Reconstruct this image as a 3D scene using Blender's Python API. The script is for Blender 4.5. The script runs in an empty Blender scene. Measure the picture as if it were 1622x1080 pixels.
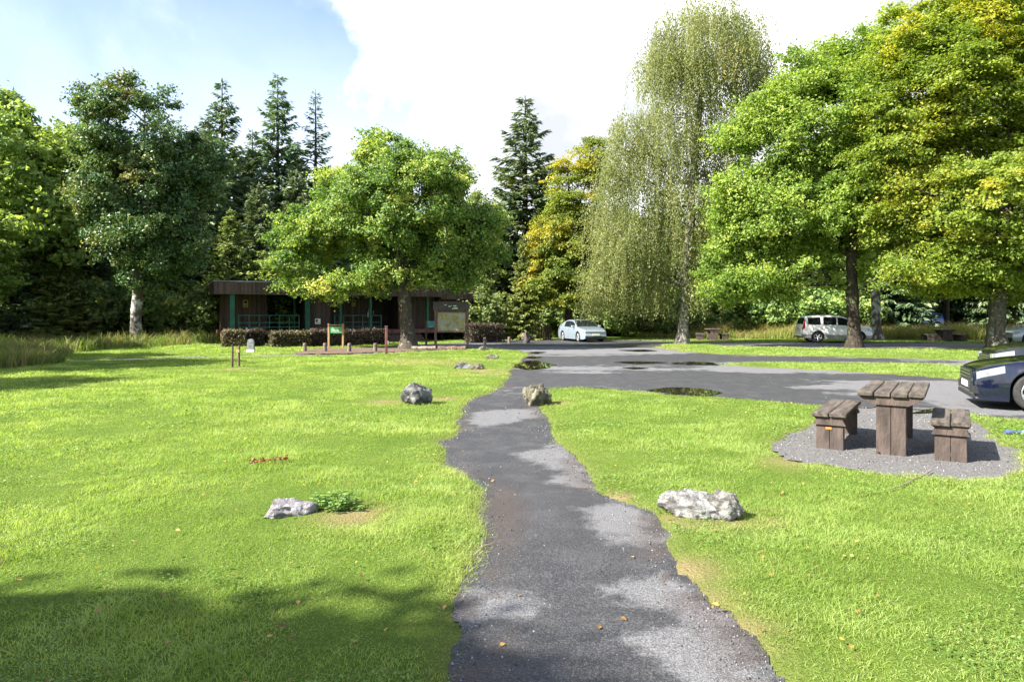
import bpy, math, random
import numpy as np
from math import radians as R, pi, sin, cos
from mathutils import Vector, Matrix

SC = bpy.context.scene
COL = SC.collection
F, HZ, CX, H = 1081.0, 500.0, 811.0, 1.70      # lens, eye height

def G(px, py):                       # sight line to flat ground
    y = H * F / (py - HZ)
    return ((px - CX) / F * y, y)
def AX(px, y):
    return (px - CX) / F * y
def AZ(py, y):
    return H - (py - HZ) / F * y

# ------------------------------------------------------------------ objects
def link(o, parent=None):
    COL.objects.link(o)
    if parent is not None:
        o.parent = parent
    return o
def tag(o, label=None, cat=None, group=None, kind=None):
    if label: o['label'] = label
    if cat: o['category'] = cat
    if group: o['group'] = group
    if kind: o['kind'] = kind
    return o
def empty(name, loc=(0, 0, 0), rz=0, label=None, cat=None, group=None, parent=None):
    o = bpy.data.objects.new(name, None)
    o.empty_display_size = 0.2
    o.location = loc; o.rotation_euler = (0, 0, rz)
    link(o, parent)
    return tag(o, label, cat, group)
def copy_tree(o, parent=None):
    c = o.copy(); COL.objects.link(c)
    if parent is not None: c.parent = parent
    for ch in [x for x in o.children]:
        copy_tree(ch, c)
    return c

def np_mesh(name, V, Q, attrs=None, fattrs=None, smooth=False, mats=(), mi=None):
    """V (n,3), Q (m,k) equal sized polygons."""
    V = np.asarray(V, np.float32); Q = np.asarray(Q, np.int32)
    me = bpy.data.meshes.new(name)
    m, k = Q.shape
    me.vertices.add(len(V)); me.vertices.foreach_set('co', V.ravel())
    me.loops.add(m * k); me.loops.foreach_set('vertex_index', Q.ravel())
    me.polygons.add(m)
    me.polygons.foreach_set('loop_start', np.arange(0, m * k, k, dtype=np.int32))
    me.polygons.foreach_set('loop_total', np.full(m, k, np.int32))
    if mi is not None: me.polygons.foreach_set('material_index', np.asarray(mi, np.int32))
    me.polygons.foreach_set('use_smooth', np.full(m, smooth, bool))
    for n, a in (attrs or {}).items():
        at = me.attributes.new(n, 'FLOAT', 'POINT'); at.data.foreach_set('value', np.asarray(a, np.float32))
    for n, a in (fattrs or {}).items():
        at = me.attributes.new(n, 'FLOAT', 'FACE'); at.data.foreach_set('value', np.asarray(a, np.float32))
    for mt in mats: me.materials.append(mt)
    me.update(calc_edges=True)
    return me
def obj(name, me, parent=None, loc=(0, 0, 0), rz=0):
    o = bpy.data.objects.new(name, me)
    o.location = loc; o.rotation_euler = (0, 0, rz)
    return link(o, parent)

class MB:
    """collects shapes into one mesh"""
    def __init__(s): s.v = []; s.f = []; s.m = []
    def add(s, vs, fs, mi=0):
        b = len(s.v); s.v += [tuple(v) for v in vs]
        s.f += [tuple(i + b for i in f) for f in fs]; s.m += [mi] * len(fs); return s
    def box(s, x0, x1, y0, y1, z0, z1, bev=0.0, mi=0, M=None):
        b = min(bev, (x1-x0)/2.1, (y1-y0)/2.1, (z1-z0)/2.1)
        if b <= 0:
            vs = [(x, y, z) for z in (z0, z1) for y in (y0, y1) for x in (x0, x1)]
            fs = [(0,2,3,1),(4,5,7,6),(0,1,5,4),(2,6,7,3),(0,4,6,2),(1,3,7,5)]
        else:
            vs = []; ids = {}
            X, Y, Z = (x0, x1), (y0, y1), (z0, z1)
            sg = (1, -1)
            for i in (0, 1):
                for j in (0, 1):
                    for k in (0, 1):
                        c = (X[i], Y[j], Z[k]); d = (b*sg[i], b*sg[j], b*sg[k])
                        for ax in range(3):
                            p = [c[a] + (0 if a == ax else d[a]) for a in range(3)]
                            ids[(i, j, k, ax)] = len(vs); vs.append(tuple(p))
            fs = []
            for ax in range(3):
                o = [a for a in range(3) if a != ax]
                for side in (0, 1):
                    def key(u, w):
                        q = [0, 0, 0]; q[ax] = side; q[o[0]] = u; q[o[1]] = w
                        return ids[(q[0], q[1], q[2], ax)]
                    q = (key(0,0), key(1,0), key(1,1), key(0,1))
                    fs.append(q if (side == 1) == (ax != 1) else q[::-1])
            for ax in range(3):
                o = [a for a in range(3) if a != ax]
                for u in (0, 1):
                    for w in (0, 1):
                        def kk(e, t):
                            q = [0, 0, 0]; q[ax] = e; q[o[0]] = u; q[o[1]] = w
                            return ids[(q[0], q[1], q[2], t)]
                        q = (kk(0, o[0]), kk(1, o[0]), kk(1, o[1]), kk(0, o[1]))
                        fs.append(q)
            for i in (0, 1):
                for j in (0, 1):
                    for k in (0, 1):
                        fs.append((ids[(i,j,k,0)], ids[(i,j,k,1)], ids[(i,j,k,2)]))
        if M is not None: vs = [tuple(M @ Vector(v)) for v in vs]
        return s.add(vs, fs, mi)
    def tube(s, p0, p1, r0, r1=None, n=10, caps=True, mi=0):
        r1 = r0 if r1 is None else r1
        p0, p1 = Vector(p0), Vector(p1); d = (p1 - p0).normalized()
        a = d.orthogonal().normalized(); c = d.cross(a)
        vs = [p + (a*cos(2*pi*i/n) + c*sin(2*pi*i/n))*r for p, r in ((p0, r0), (p1, r1)) for i in range(n)]
        fs = [(i, (i+1) % n, n + (i+1) % n, n + i) for i in range(n)]
        if caps: fs += [tuple(range(n))[::-1], tuple(range(n, 2*n))]
        return s.add(vs, fs, mi)
    def lathe(s, prof, n=24, axis='Z', M=None, mi=0, closed=False):
        vs = []
        for r, h in prof:
            for i in range(n):
                a = 2*pi*i/n
                if axis == 'Z': vs.append((r*cos(a), r*sin(a), h))
                else: vs.append((r*cos(a), h, r*sin(a)))
        k = len(prof); fs = []
        for j in range(k if closed else k-1):
            for i in range(n):
                j2 = (j+1) % k
                fs.append((j*n+i, j*n+(i+1) % n, j2*n+(i+1) % n, j2*n+i))
        if M is not None: vs = [tuple(M @ Vector(v)) for v in vs]
        return s.add(vs, fs, mi)
    def prism(s, poly, y0, y1, mi=0):       # poly in (x,z), extruded along y
        n = len(poly)
        vs = [(x, y0, z) for x, z in poly] + [(x, y1, z) for x, z in poly]
        fs = [(i, (i+1) % n, n+(i+1) % n, n+i) for i in range(n)] + [tuple(range(n))[::-1], tuple(range(n, 2*n))]
        return s.add(vs, fs, mi)
    def build(s, name, mats, parent=None, loc=(0,0,0), rz=0, smooth=False):
        me = bpy.data.meshes.new(name)
        me.from_pydata(s.v, [], s.f)
        for m in (mats if isinstance(mats, (list, tuple)) else [mats]): me.materials.append(m)
        me.polygons.foreach_set('material_index', s.m)
        if smooth:
            me.polygons.foreach_set('use_smooth', [True]*len(s.f))
            if smooth is not True: me.set_sharp_from_angle(angle=R(smooth))
        me.update()
        import bmesh
        bm = bmesh.new(); bm.from_mesh(me); bmesh.ops.recalc_face_normals(bm, faces=bm.faces); bm.to_mesh(me); bm.free()
        return obj(name, me, parent, loc, rz)

# ------------------------------------------------------------------ materials
class NT:
    def __init__(s, tree): s.t = tree; s.n = tree.nodes; s.l = tree.links
    def new(s, typ, **kw):
        n = s.n.new(typ)
        for k, v in kw.items():
            if k.startswith('_'): setattr(n, k[1:], v)
        for k, v in kw.items():
            if not k.startswith('_'):
                key = k.replace('__', ' ')
                n.inputs[int(key[1:]) if key[0] == 'i' and key[1:].isdigit() else key].default_value = v
        return n
    def ln(s, a, b): s.l.new(a, b)
    def math(s, op, a, b=None, c=None, clamp=False):
        n = s.n.new('ShaderNodeMath'); n.operation = op; n.use_clamp = clamp
        for i, x in enumerate((a, b, c)):
            if x is None: continue
            if isinstance(x, (int, float)): n.inputs[i].default_value = x
            else: s.l.new(x, n.inputs[i])
        return n.outputs[0]
    def mix(s, fac, a, b, mode='MIX'):
        n = s.n.new('ShaderNodeMix'); n.data_type = 'RGBA'; n.blend_type = mode; n.clamp_factor = True
        for x, i in ((fac, 0), (a, 6), (b, 7)):
            if isinstance(x, (int, float)): n.inputs[i].default_value = x
            elif isinstance(x, tuple): n.inputs[i].default_value = (*x[:3], 1)
            else: s.l.new(x, n.inputs[i])
        return n.outputs[2]
    def ramp(s, fac, stops, interp='LINEAR'):
        n = s.n.new('ShaderNodeValToRGB'); cr = n.color_ramp; cr.interpolation = interp
        while len(cr.elements) < len(stops): cr.elements.new(0.5)
        for e, (p, c) in zip(cr.elements, stops):
            e.position = p; e.color = (*c, 1) if isinstance(c, tuple) else (c, c, c, 1)
        s.l.new(fac, n.inputs[0]); return n.outputs[0]
    def noise(s, vec, scale, detail=4, rough=.55, dist=0):
        n = s.n.new('ShaderNodeTexNoise'); n.inputs['Scale'].default_value = scale
        n.inputs['Detail'].default_value = detail; n.inputs['Roughness'].default_value = rough
        n.inputs['Distortion'].default_value = dist
        if vec is not None: s.l.new(vec, n.inputs['Vector'])
        return n.outputs['Fac']
    def coord(s, which='Object', scale=(1, 1, 1)):
        n = s.n.new('ShaderNodeTexCoord')
        if scale == (1, 1, 1): return n.outputs[which]
        m = s.n.new('ShaderNodeMapping'); m.inputs['Scale'].default_value = scale
        s.l.new(n.outputs[which], m.inputs['Vector']); return m.outputs[0]
    def attr(s, name):
        n = s.n.new('ShaderNodeAttribute'); n.attribute_name = name; return n.outputs['Fac']

def newmat(name):
    m = bpy.data.materials.new(name); m.use_nodes = True
    t = NT(m.node_tree); b = m.node_tree.nodes['Principled BSDF']
    return m, t, b
def pm(name, c1, c2=None, scale=6, rough=.7, bump=0, bscale=40, metallic=0, coat=0, stretch=(1,1,1), spec=.4, lo=.35, hi=.65, detail=5, rvar=0):
    m, t, b = newmat(name)
    b.inputs['Roughness'].default_value = rough; b.inputs['Metallic'].default_value = metallic
    b.inputs['Coat Weight'].default_value = coat; b.inputs['Coat Roughness'].default_value = .03
    b.inputs['Specular IOR Level'].default_value = spec
    co = t.coord('Object', stretch)
    if c2 is None: b.inputs['Base Color'].default_value = (*c1, 1)
    else:
        f = t.noise(co, scale, detail)
        t.ln(t.ramp(f, [(lo, c1), (hi, c2)]), b.inputs['Base Color'])
        if rvar:
            t.ln(t.math('MULTIPLY_ADD', f, rvar, rough - rvar/2), b.inputs['Roughness'])
    if bump:
        bn = t.new('ShaderNodeBump', Strength=bump, Distance=.02)
        t.ln(t.noise(co, bscale, 6), bn.inputs['Height']); t.ln(bn.outputs[0], b.inputs['Normal'])
    return m

def leafmat(name, stops, trans=.4, patch=None, pscale=.25, plo=.5, phi=.62, tint=.25, rough=.5, tmul=1.6):
    """stops: colour ramp over the per-leaf value; patch: autumn tint over whole limbs"""
    m, t, b = newmat(name)
    rnd = t.attr('rnd')
    c = t.ramp(rnd, stops)
    oi = t.new('ShaderNodeObjectInfo').outputs['Random']
    if patch:
        n = t.noise(t.coord('Object'), pscale, 3)
        f = t.ramp(t.math('ADD', n, t.math('MULTIPLY', t.math('SUBTRACT', rnd, .5), .18)), [(plo, 0.0), (phi, 1.0)])
        c = t.mix(f, c, t.ramp(rnd, patch))
    hs = t.new('ShaderNodeHueSaturation')
    t.ln(c, hs.inputs['Color']); t.ln(t.math('MULTIPLY_ADD', oi, tint, 1 - tint/2), hs.inputs['Value'])
    t.ln(t.math('MULTIPLY_ADD', oi, .03*(tint > 0), .5 - .015*(tint > 0)), hs.inputs['Hue'])
    c = hs.outputs[0]
    t.ln(c, b.inputs['Base Color']); b.inputs['Roughness'].default_value = rough
    b.inputs['Specular IOR Level'].default_value = .35
    tr = t.new('ShaderNodeBsdfTranslucent')
    t.ln(t.mix(1.0, c, (tmul*1.0, tmul*1.0, tmul*.45), 'MULTIPLY'), tr.inputs['Color'])
    mx = t.new('ShaderNodeMixShader', Fac=trans)
    t.ln(b.outputs[0], mx.inputs[1]); t.ln(tr.outputs[0], mx.inputs[2])
    t.ln(mx.outputs[0], t.n['Material Output'].inputs['Surface'])
    return m

def barkmat(name, c1, c2, c3=None, lich=None, scale=3):
    m, t, b = newmat(name)
    co = t.coord('Object', (1, 1, .25))
    n = t.noise(co, scale*4, 8, .65)
    c = t.ramp(n, [(.35, c1), (.65, c2)])
    if lich:
        n2 = t.noise(t.coord('Object'), scale*1.3, 6, .7)
        c = t.mix(t.ramp(n2, [(lich, 0.0), (lich + .06, 1.0)]), c, c3)
    t.ln(c, b.inputs['Base Color']); b.inputs['Roughness'].default_value = .9
    b.inputs['Specular IOR Level'].default_value = .15
    bn = t.new('ShaderNodeBump', Strength=.8, Distance=.03); t.ln(n, bn.inputs['Height']); t.ln(bn.outputs[0], b.inputs['Normal'])
    return m

M = {}
# ------------------------------------------------------------------ camera, sun, sky
cam = bpy.data.cameras.new('camera'); cam.lens = 24; cam.sensor_width = 36; cam.sensor_fit = 'HORIZONTAL'
cam.shift_y = -(540 - HZ) / 1622; cam.clip_end = 3000; cam.clip_start = .05
co = bpy.data.objects.new('camera', cam); co.location = (0, 0, H); co.rotation_euler = (R(90), 0, 0); link(co)
SC.camera = co
SUN_EL, SUN_AZ = R(40), R(205)         # azimuth of the sun, counter-clockwise from +X
sd = Vector((cos(SUN_AZ)*cos(SUN_EL), sin(SUN_AZ)*cos(SUN_EL), sin(SUN_EL)))
sun = bpy.data.lights.new('sun', 'SUN'); sun.energy = 4.6; sun.angle = R(.5); sun.color = (1, .95, .86)
so = bpy.data.objects.new('sun', sun); so.rotation_euler = (-sd).to_track_quat('-Z', 'Y').to_euler(); so.location = (-20, -10, 30); link(so)

w = bpy.data.worlds.new('World'); SC.world = w; w.use_nodes = True
t = NT(w.node_tree); bg = w.node_tree.nodes['Background']
sky = t.new('ShaderNodeTexSky'); sky.sky_type = 'NISHITA'; sky.sun_disc = False
sky.sun_elevation = SUN_EL; sky.sun_rotation = math.atan2(sd.x, sd.y); sky.air_density = 1.0; sky.dust_density = 1.2; sky.ozone_density = 1.5
gen = t.new('ShaderNodeTexCoord').outputs['Generated']
def dot(v):
    n = t.new('ShaderNodeVectorMath', _operation='DOT_PRODUCT'); t.ln(gen, n.inputs[0])
    n.inputs[1].default_value = Vector(v).normalized(); return n.outputs['Value']
n1 = t.noise(gen, 3.2, 9, .58, .25); n2 = t.noise(gen, 1.3, 3)
# one big bank of white cloud over the wood ahead and to the right, thin wisps elsewhere
f = t.math('ADD', dot((.62, 1, .35)), t.math('MULTIPLY', t.math('SUBTRACT', n1, .5), .42))
f = t.math('ADD', f, t.math('MULTIPLY', t.math('SUBTRACT', t.noise(gen, 12, 8, .65), .5), .16))
bank = t.ramp(f, [(.695, 0.0), (.735, .5), (.785, .88), (.87, 1.0)])
wisp = t.ramp(t.math('ADD', n1, t.math('MULTIPLY', n2, .35)), [(.60, 0.0), (.95, .55)])
low = t.ramp(dot((0, 0, 1)), [(.0, .75), (.45, .0)])
fac = t.math('MAXIMUM', bank, t.math('MAXIMUM', wisp, low))
shade = t.noise(gen, 2.6, 6, .55, .3)
ccol = t.mix(t.ramp(shade, [(.36, 0.0), (.56, 1.0)]), (2.15, 2.25, 2.4), (4.6, 4.65, 4.7))
skyb = t.mix(1.0, sky.outputs[0], (.70, .71, .74), 'MULTIPLY')
t.ln(t.mix(fac, skyb, ccol), bg.inputs['Color']); bg.inputs['Strength'].default_value = .10
vs = SC.view_settings; vs.view_transform = 'Standard'; vs.look = 'None'; vs.gamma = 1; vs.exposure = 2.08
SC.display_settings.display_device = 'sRGB'
SC.cycles.max_bounces = 8; SC.cycles.transparent_max_bounces = 8; SC.cycles.use_denoising = True
# ------------------------------------------------------------------ ground plan
rng = np.random.default_rng(7)
def poly(pts): return np.array([G(*p) for p in pts])
def sdf(P, pg):
    """signed distance, positive inside"""
    out = np.empty(len(P))
    A, B = pg, np.roll(pg, -1, 0); D = B - A; L2 = (D**2).sum(1) + 1e-12
    for i in range(0, len(P), 20000):
        p = P[i:i+20000]
        ap = p[:, None] - A[None]
        tt = np.clip((ap*D[None]).sum(2)/L2, 0, 1)
        d = np.sqrt(((ap - tt[..., None]*D[None])**2).sum(2).min(1))
        c = ((A[None, :, 1] > p[:, 1:2]) != (B[None, :, 1] > p[:, 1:2]))
        xi = A[None, :, 0] + (p[:, 1:2]-A[None, :, 1])*D[None, :, 0]/np.where(D[None, :, 1] == 0, 1e-9, D[None, :, 1])
        ins = ((c & (p[:, :1] < xi)).sum(1) % 2) == 1
        out[i:i+20000] = np.where(ins, d, -d)
    return out
# smooth value noise
_perm = rng.random((256, 256))
def vn(x, y, s):
    x, y = x*s + 1000, y*s + 1000
    xi, yi = np.floor(x).astype(int), np.floor(y).astype(int); fx, fy = x-xi, y-yi
    fx, fy = fx*fx*(3-2*fx), fy*fy*(3-2*fy)
    g = lambda a, b: _perm[a % 256, b % 256]
    return (g(xi, yi)*(1-fx)+g(xi+1, yi)*fx)*(1-fy)+(g(xi, yi+1)*(1-fx)+g(xi+1, yi+1)*fx)*fy
def fbm(x, y, s, o=4):
    r = 0; a = 1; tot = 0
    for i in range(o): r = r + a*vn(x+17*i, y-31*i, s*2**i); tot += a; a *= .55
    return r/tot

PATH = poly([(640,1250),(700,1110),(712,1080),(728,1040),(745,1000),(737,975),(748,930),(760,900),(776,850),(768,815),(771,775),(745,755),(705,738),(712,718),(703,700),(728,690),(735,660),(739,640),(760,630),(800,610),(806,600),(812,585),(822,575),(900,575),(900,612),(872,616),(857,622),(848,648),(862,668),(880,700),(905,722),(933,760),(950,783),(990,797),(1030,812),(1045,845),(1057,880),(1062,908),(1085,925),(1130,965),(1180,1010),(1212,1055),(1228,1080),(1260,1130),(1340,1250)])
CARPARK = poly([(806,604),(813,588),(820,577),(832,566),(838,560),(822,555),(770,551),(660,549),(650,546),(690,544.5),(760,541.5),(830,538),(880,536.3),(960,538.3),(1040,540),(1090,541),(1300,541.6),(1450,542.6),(1560,544),(1700,546),(1950,551),(2400,590),(2300,690),(1900,690),(1622,668),(1550,658),(1480,649),(1350,644),(1280,641),(1200,634),(1150,630),(1100,627),(1020,621),(960,616),(900,613.5),(860,617)])
PAD = poly([(1238,712),(1250,695),(1290,680),(1330,660),(1352,644),(1480,647),(1505,662),(1540,670),(1556,690),(1600,718),(1608,738),(1590,755),(1500,758),(1420,752),(1330,738),(1262,728)])
ISL1 = poly([(1033,550),(1058,546.5),(1082,541.8),(1110,543.5),(1150,548),(1300,552),(1450,553),(1560,553.5),(1750,555),(1750,575),(1560,571),(1400,566.5),(1280,564.5),(1150,562),(1080,556.5)])
ISL2 = poly([(1130,577),(1200,574),(1320,574),(1450,577),(1525,581),(1640,586),(1640,606),(1525,601),(1400,592),(1300,586),(1200,581.5)])
LP = [(-80,579),(60,575),(120,571.5),(300,566.3),(470,563),(560,561),(650,557.5),(760,552)]
_c = [np.array(G(*p)) for p in LP]
LEFTPATH = np.array([c + (0, -.55) for c in _c] + [c + (0, .55) for c in _c[::-1]])
SOIL = poly([(468,559),(500,552.5),(560,551.5),(640,548.5),(690,549),(735,550),(745,553),(690,556.5),(640,559),(560,562),(480,563.5)])

def asphalt_sd(P):
    d = np.maximum.reduce([sdf(P, PATH), sdf(P, CARPARK), sdf(P, LEFTPATH)])
    d = np.minimum(d, -sdf(P, ISL1)); d = np.minimum(d, -sdf(P, ISL2))
    r = np.hypot(P[:, 0], P[:, 1])
    x, y = P[:, 0], P[:, 1]
    return d - .035 + (fbm(x, y, 1.2, 4)-.5)*.22 + (fbm(x+40, y, 7, 3)-.5)*.08

# polar sheet: fine in front of the viewpoint, coarse behind
ang = np.concatenate([np.arange(28, 152, .22), np.arange(152, 388, 4.0)]) * pi/180
rad = 1.2 * (110/1.2) ** (np.linspace(0, 1, 330))
NA, NR = len(ang), len(rad)
RR, AA = np.meshgrid(rad, ang, indexing='ij')
PX = np.stack([RR*np.cos(AA), RR*np.sin(AA)], -1).reshape(-1, 2)
x, y = PX[:, 0], PX[:, 1]
dA = asphalt_sd(PX); dPad = sdf(PX, PAD) + (fbm(x, y, 3, 3)-.5)*.2 + (fbm(x, y, 14, 2)-.5)*.16
dSoil = sdf(PX, SOIL) + (fbm(x, y, 1.5, 3)-.5)*.8
idx = np.arange(NR*NA).reshape(NR, NA)
i0 = idx[:-1, :]; i1 = idx[1:, :]
QALL = np.stack([i0, np.roll(i0, -1, 1), np.roll(i1, -1, 1), i1], -1).reshape(-1, 4)
def sub_mesh(name, keep_v, z, attrs, mats, smooth=True):
    q = QALL[keep_v[QALL].all(1)]
    used = np.unique(q); remap = np.full(len(PX), -1); remap[used] = np.arange(len(used))
    V = np.column_stack([PX[used], z[used]])
    return np_mesh(name, V, remap[q], {k: a[used] for k, a in attrs.items()}, None, smooth, mats)

STRAW = [(620,637,.55),(700,632,.4),(880,640,.35),(1050,800,.16),(1140,826,.3),(1200,822,.28),(1080,828,.25),(560,820,.35),(1300,705,.5),(1250,735,.35),(1560,690,.2),(1080,905,.3),(1090,950,.3),(1150,1000,.3),(980,790,.2),(375,585,.6),(690,575,1.6),(640,572,1.3),(770,590,1.2),(1045,552,1.5)]
sx = np.array([(*G(a, b), r) for a, b, r in STRAW])
def straw(P, edge):
    s = np.zeros(len(P))
    for cx, cy, r in sx:
        d2 = ((P[:, 0]-cx)**2 + ((P[:, 1]-cy)/1.0)**2)/r**2
        s = np.maximum(s, np.exp(-d2*1.2))
    s = s*np.clip((fbm(P[:, 0]+5, P[:, 1], 3.5, 3)-.28)*3.2, 0, 1)
    s = np.maximum(s, .55*np.exp(-np.maximum(-edge, 0)/.12))
    return s
def lawn_h(x, y):
    r = np.hypot(x, y)
    return .02 + .05*(fbm(x, y, .35, 3)-.5) + .035*(fbm(x+9, y+3, 1.6, 3)-.5) + .02*(fbm(x, y+50, 6, 2)-.5)
edge = np.maximum(np.maximum(dA, dPad), dSoil)        # > 0 on asphalt, gravel or soil
up = np.clip(-edge/.18, 0, 1)
zl = np.where(edge > 0, -.03 - np.clip(edge, 0, .3)*.1, -.02 + up*(.02 + np.maximum(lawn_h(x, y), -.02)))
st = straw(PX, edge)

m, t, b = newmat('lawn_ground'); M['lawn_ground'] = m
cw = t.coord('Object')
n1 = t.noise(cw, .35, 5, .6); n2 = t.noise(cw, 5, 6, .7); n3 = t.noise(cw, 40, 4, .7)
c = t.ramp(n1, [(.35, (.075, .13, .016)), (.65, (.12, .17, .025))])
c = t.mix(t.ramp(n2, [(.35, 0.0), (.7, .7)]), c, (.055, .11, .012))
c = t.mix(t.ramp(n3, [(.45, 0.0), (.75, .6)]), c, (.20, .25, .06))
c = t.mix(t.attr('straw'), c, (.23, .185, .085))
t.ln(c, b.inputs['Base Color']); b.inputs['Roughness'].default_value = .9; b.inputs['Specular IOR Level'].default_value = .1
bn = t.new('ShaderNodeBump', Strength=.9, Distance=.05); t.ln(n3, bn.inputs['Height']); t.ln(bn.outputs[0], b.inputs['Normal'])
tag(obj('lawn', sub_mesh('lawn', edge < .45, zl, {'straw': st}, [m])), kind='structure')

# flat earth to the horizon
m = pm('earth', (.035, .04, .012), (.07, .06, .03), 1.5, .95)
e = MB(); e.add([(-900, -900, -.14), (900, -900, -.14), (900, 900, -.14), (-900, 900, -.14)], [(0, 1, 2, 3)])
tag(e.build('ground', m), kind='structure')

# asphalt of path and car park, with dry and wet stains of its own
def patch(pts, soft): return np.clip(.5 + sdf(PX, poly(pts))/soft, 0, 1)
DRY = [[(905,800),(985,800),(1035,822),(1048,855),(1010,864),(975,858),(935,835)], [(955,935),(990,914),(1055,908),(1130,965),(1190,1020),(1250,1110),(1080,1110),(1010,1040),(985,1015),(1070,1000),(1090,985),(1030,968),(975,955)],
       [(738,930),(800,935),(850,955),(838,975),(790,978),(745,1003),(735,985)], [(805,722),(870,708),(893,700),(920,728),(940,760),(948,780),(890,772),(860,752),(895,748),(850,736)],
       [(745,652),(850,646),(858,660),(800,672),(745,680)]]
MUD = [[(775,770),(805,768),(830,800),(820,850),(795,880),(765,865),(775,830),(770,800)]]
dry = np.zeros(len(PX))
for pgn in DRY: dry = np.maximum(dry, patch(pgn, .42))
far = np.clip((np.hypot(x, y)-10.5)/3, 0, 1)
streak = fbm(x*.35+2, y*1.1+7, .33, 4)
dry = np.maximum(dry, far*np.clip((streak-.43)/.14, 0, 1))
mud = np.zeros(len(PX))
for pgn in MUD: mud = np.maximum(mud, patch(pgn, .3))
mud = np.maximum(mud, .7*np.exp(-((dA)/.16)**2)*(fbm(x, y, 2, 3) > .5))
zr = np.where(dA > 0, .0 + .012*(fbm(x, y, .6, 2)-.5), 0) + .004
m, t, b = newmat('asphalt'); M['asphalt'] = m
cw = t.coord('Object')
sp = t.noise(cw, 95, 2, .8); sp2 = t.noise(cw, 260, 1, .6); nn = t.noise(cw, 2.4, 9, .68); nb = t.noise(cw, .5, 3)
d = t.math('ADD', t.attr('dry'), t.math('MULTIPLY', t.math('SUBTRACT', nn, .5), 2.4))
d = t.ramp(d, [(.33, 0.0), (.50, .40), (.72, 1.0)])
d = t.math('MAXIMUM', d, t.math('MULTIPLY', t.ramp(nn, [(.45, 0.0), (.75, 1.0)]), .35))
wet = t.ramp(sp, [(.30, (.011, .011, .0125)), (.52, (.036, .036, .040)), (.74, (.135, .134, .138))])
drc = t.ramp(sp, [(.28, (.045, .044, .046)), (.5, (.125, .124, .128)), (.72, (.27, .268, .272))])
c = t.mix(d, wet, drc)
c = t.mix(t.math('MULTIPLY', t.attr('mud'), .75), c, t.ramp(sp, [(.3, (.03, .022, .018)), (.7, (.10, .075, .065))]))
t.ln(c, b.inputs['Base Color'])
t.ln(t.math('MULTIPLY_ADD', d, .28, .58), b.inputs['Roughness'])
b.inputs['Specular IOR Level'].default_value = .35
bn = t.new('ShaderNodeBump', Strength=.85, Distance=.012)
t.ln(t.math('ADD', sp, t.math('MULTIPLY', sp2, .4)), bn.inputs['Height']); t.ln(bn.outputs[0], b.inputs['Normal'])
tag(obj('road', sub_mesh('road', dA > -.12, zr, {'dry': dry, 'mud': mud}, [m])), kind='structure')

m = pm('pad_gravel', (.03, .028, .027), (.20, .192, .186), 55, .9, 1, 55, lo=.3, hi=.72)
tag(obj('gravel_pad', sub_mesh('gravel_pad', (dPad > -.15) & (dA < .5), np.where(dA > -.1, -.012, .006 + .012*(fbm(x, y, 5, 2)-.5)), {}, [m])), kind='structure')
m = pm('bark_soil', (.05, .032, .022), (.17, .11, .08), 8, .95, .8, 30)
tag(obj('soil_bed', sub_mesh('soil_bed', (dSoil > -.15) & (dA < .1), .012 + .04*(fbm(x, y, 2, 3)-.3), {}, [m])), kind='structure')

# puddles
m, t, b = newmat('puddle_water')
b.inputs['Base Color'].default_value = (.018, .016, .010, 1); b.inputs['Roughness'].default_value = .015; b.inputs['Specular IOR Level'].default_value = .55
PUD = [[(812,582),(820,574),(845,571),(868,575),(880,579),(862,584),(835,586)], [(1015,618),(1060,614.5),(1100,614),(1150,623),(1120,627.5),(1070,625)], [(828,566.5),(845,564),(862,566),(845,568.5)], [(830,559),(850,557),(866,558),(850,560.5)],
       [(972,574),(1010,572.5),(1060,574.5),(1010,577)], [(1060,576),(1085,573.5),(1130,574.5),(1135,578.5),(1090,578.5)], [(985,583),(1012,582.3),(1030,584),(1005,585.5)], [(1440,656),(1475,648),(1520,651),(1470,655.5)], [(980,555),(1020,553.8),(1045,556),(1010,557.5)]]
for i, pp in enumerate(PUD):
    pg = poly(pp); n = 90
    seg = np.concatenate([pg, pg[:1]]); L = np.r_[0, np.cumsum(np.hypot(*np.diff(seg, axis=0).T))]
    tt = np.linspace(0, L[-1], n, endpoint=False)
    ring = np.column_stack([np.interp(tt, L, seg[:, k]) for k in (0, 1)])
    for _ in range(6): ring = .5*ring + .25*(np.roll(ring, 1, 0)+np.roll(ring, -1, 0))
    c0 = ring.mean(0); v = ring - c0
    ring = c0 + v*(1 + .45*(fbm(ring[:, 0], ring[:, 1], 1.4, 4)[:, None]-.5))
    pb = MB(); pb.add([(c0[0], c0[1], .0145+.0003*i)] + [(a, b_, .0145+.0003*i) for a, b_ in ring], [(0, 1+k, 1+(k+1) % n) for k in range(n)])
    tag(pb.build('puddle', m), kind='structure')

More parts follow.
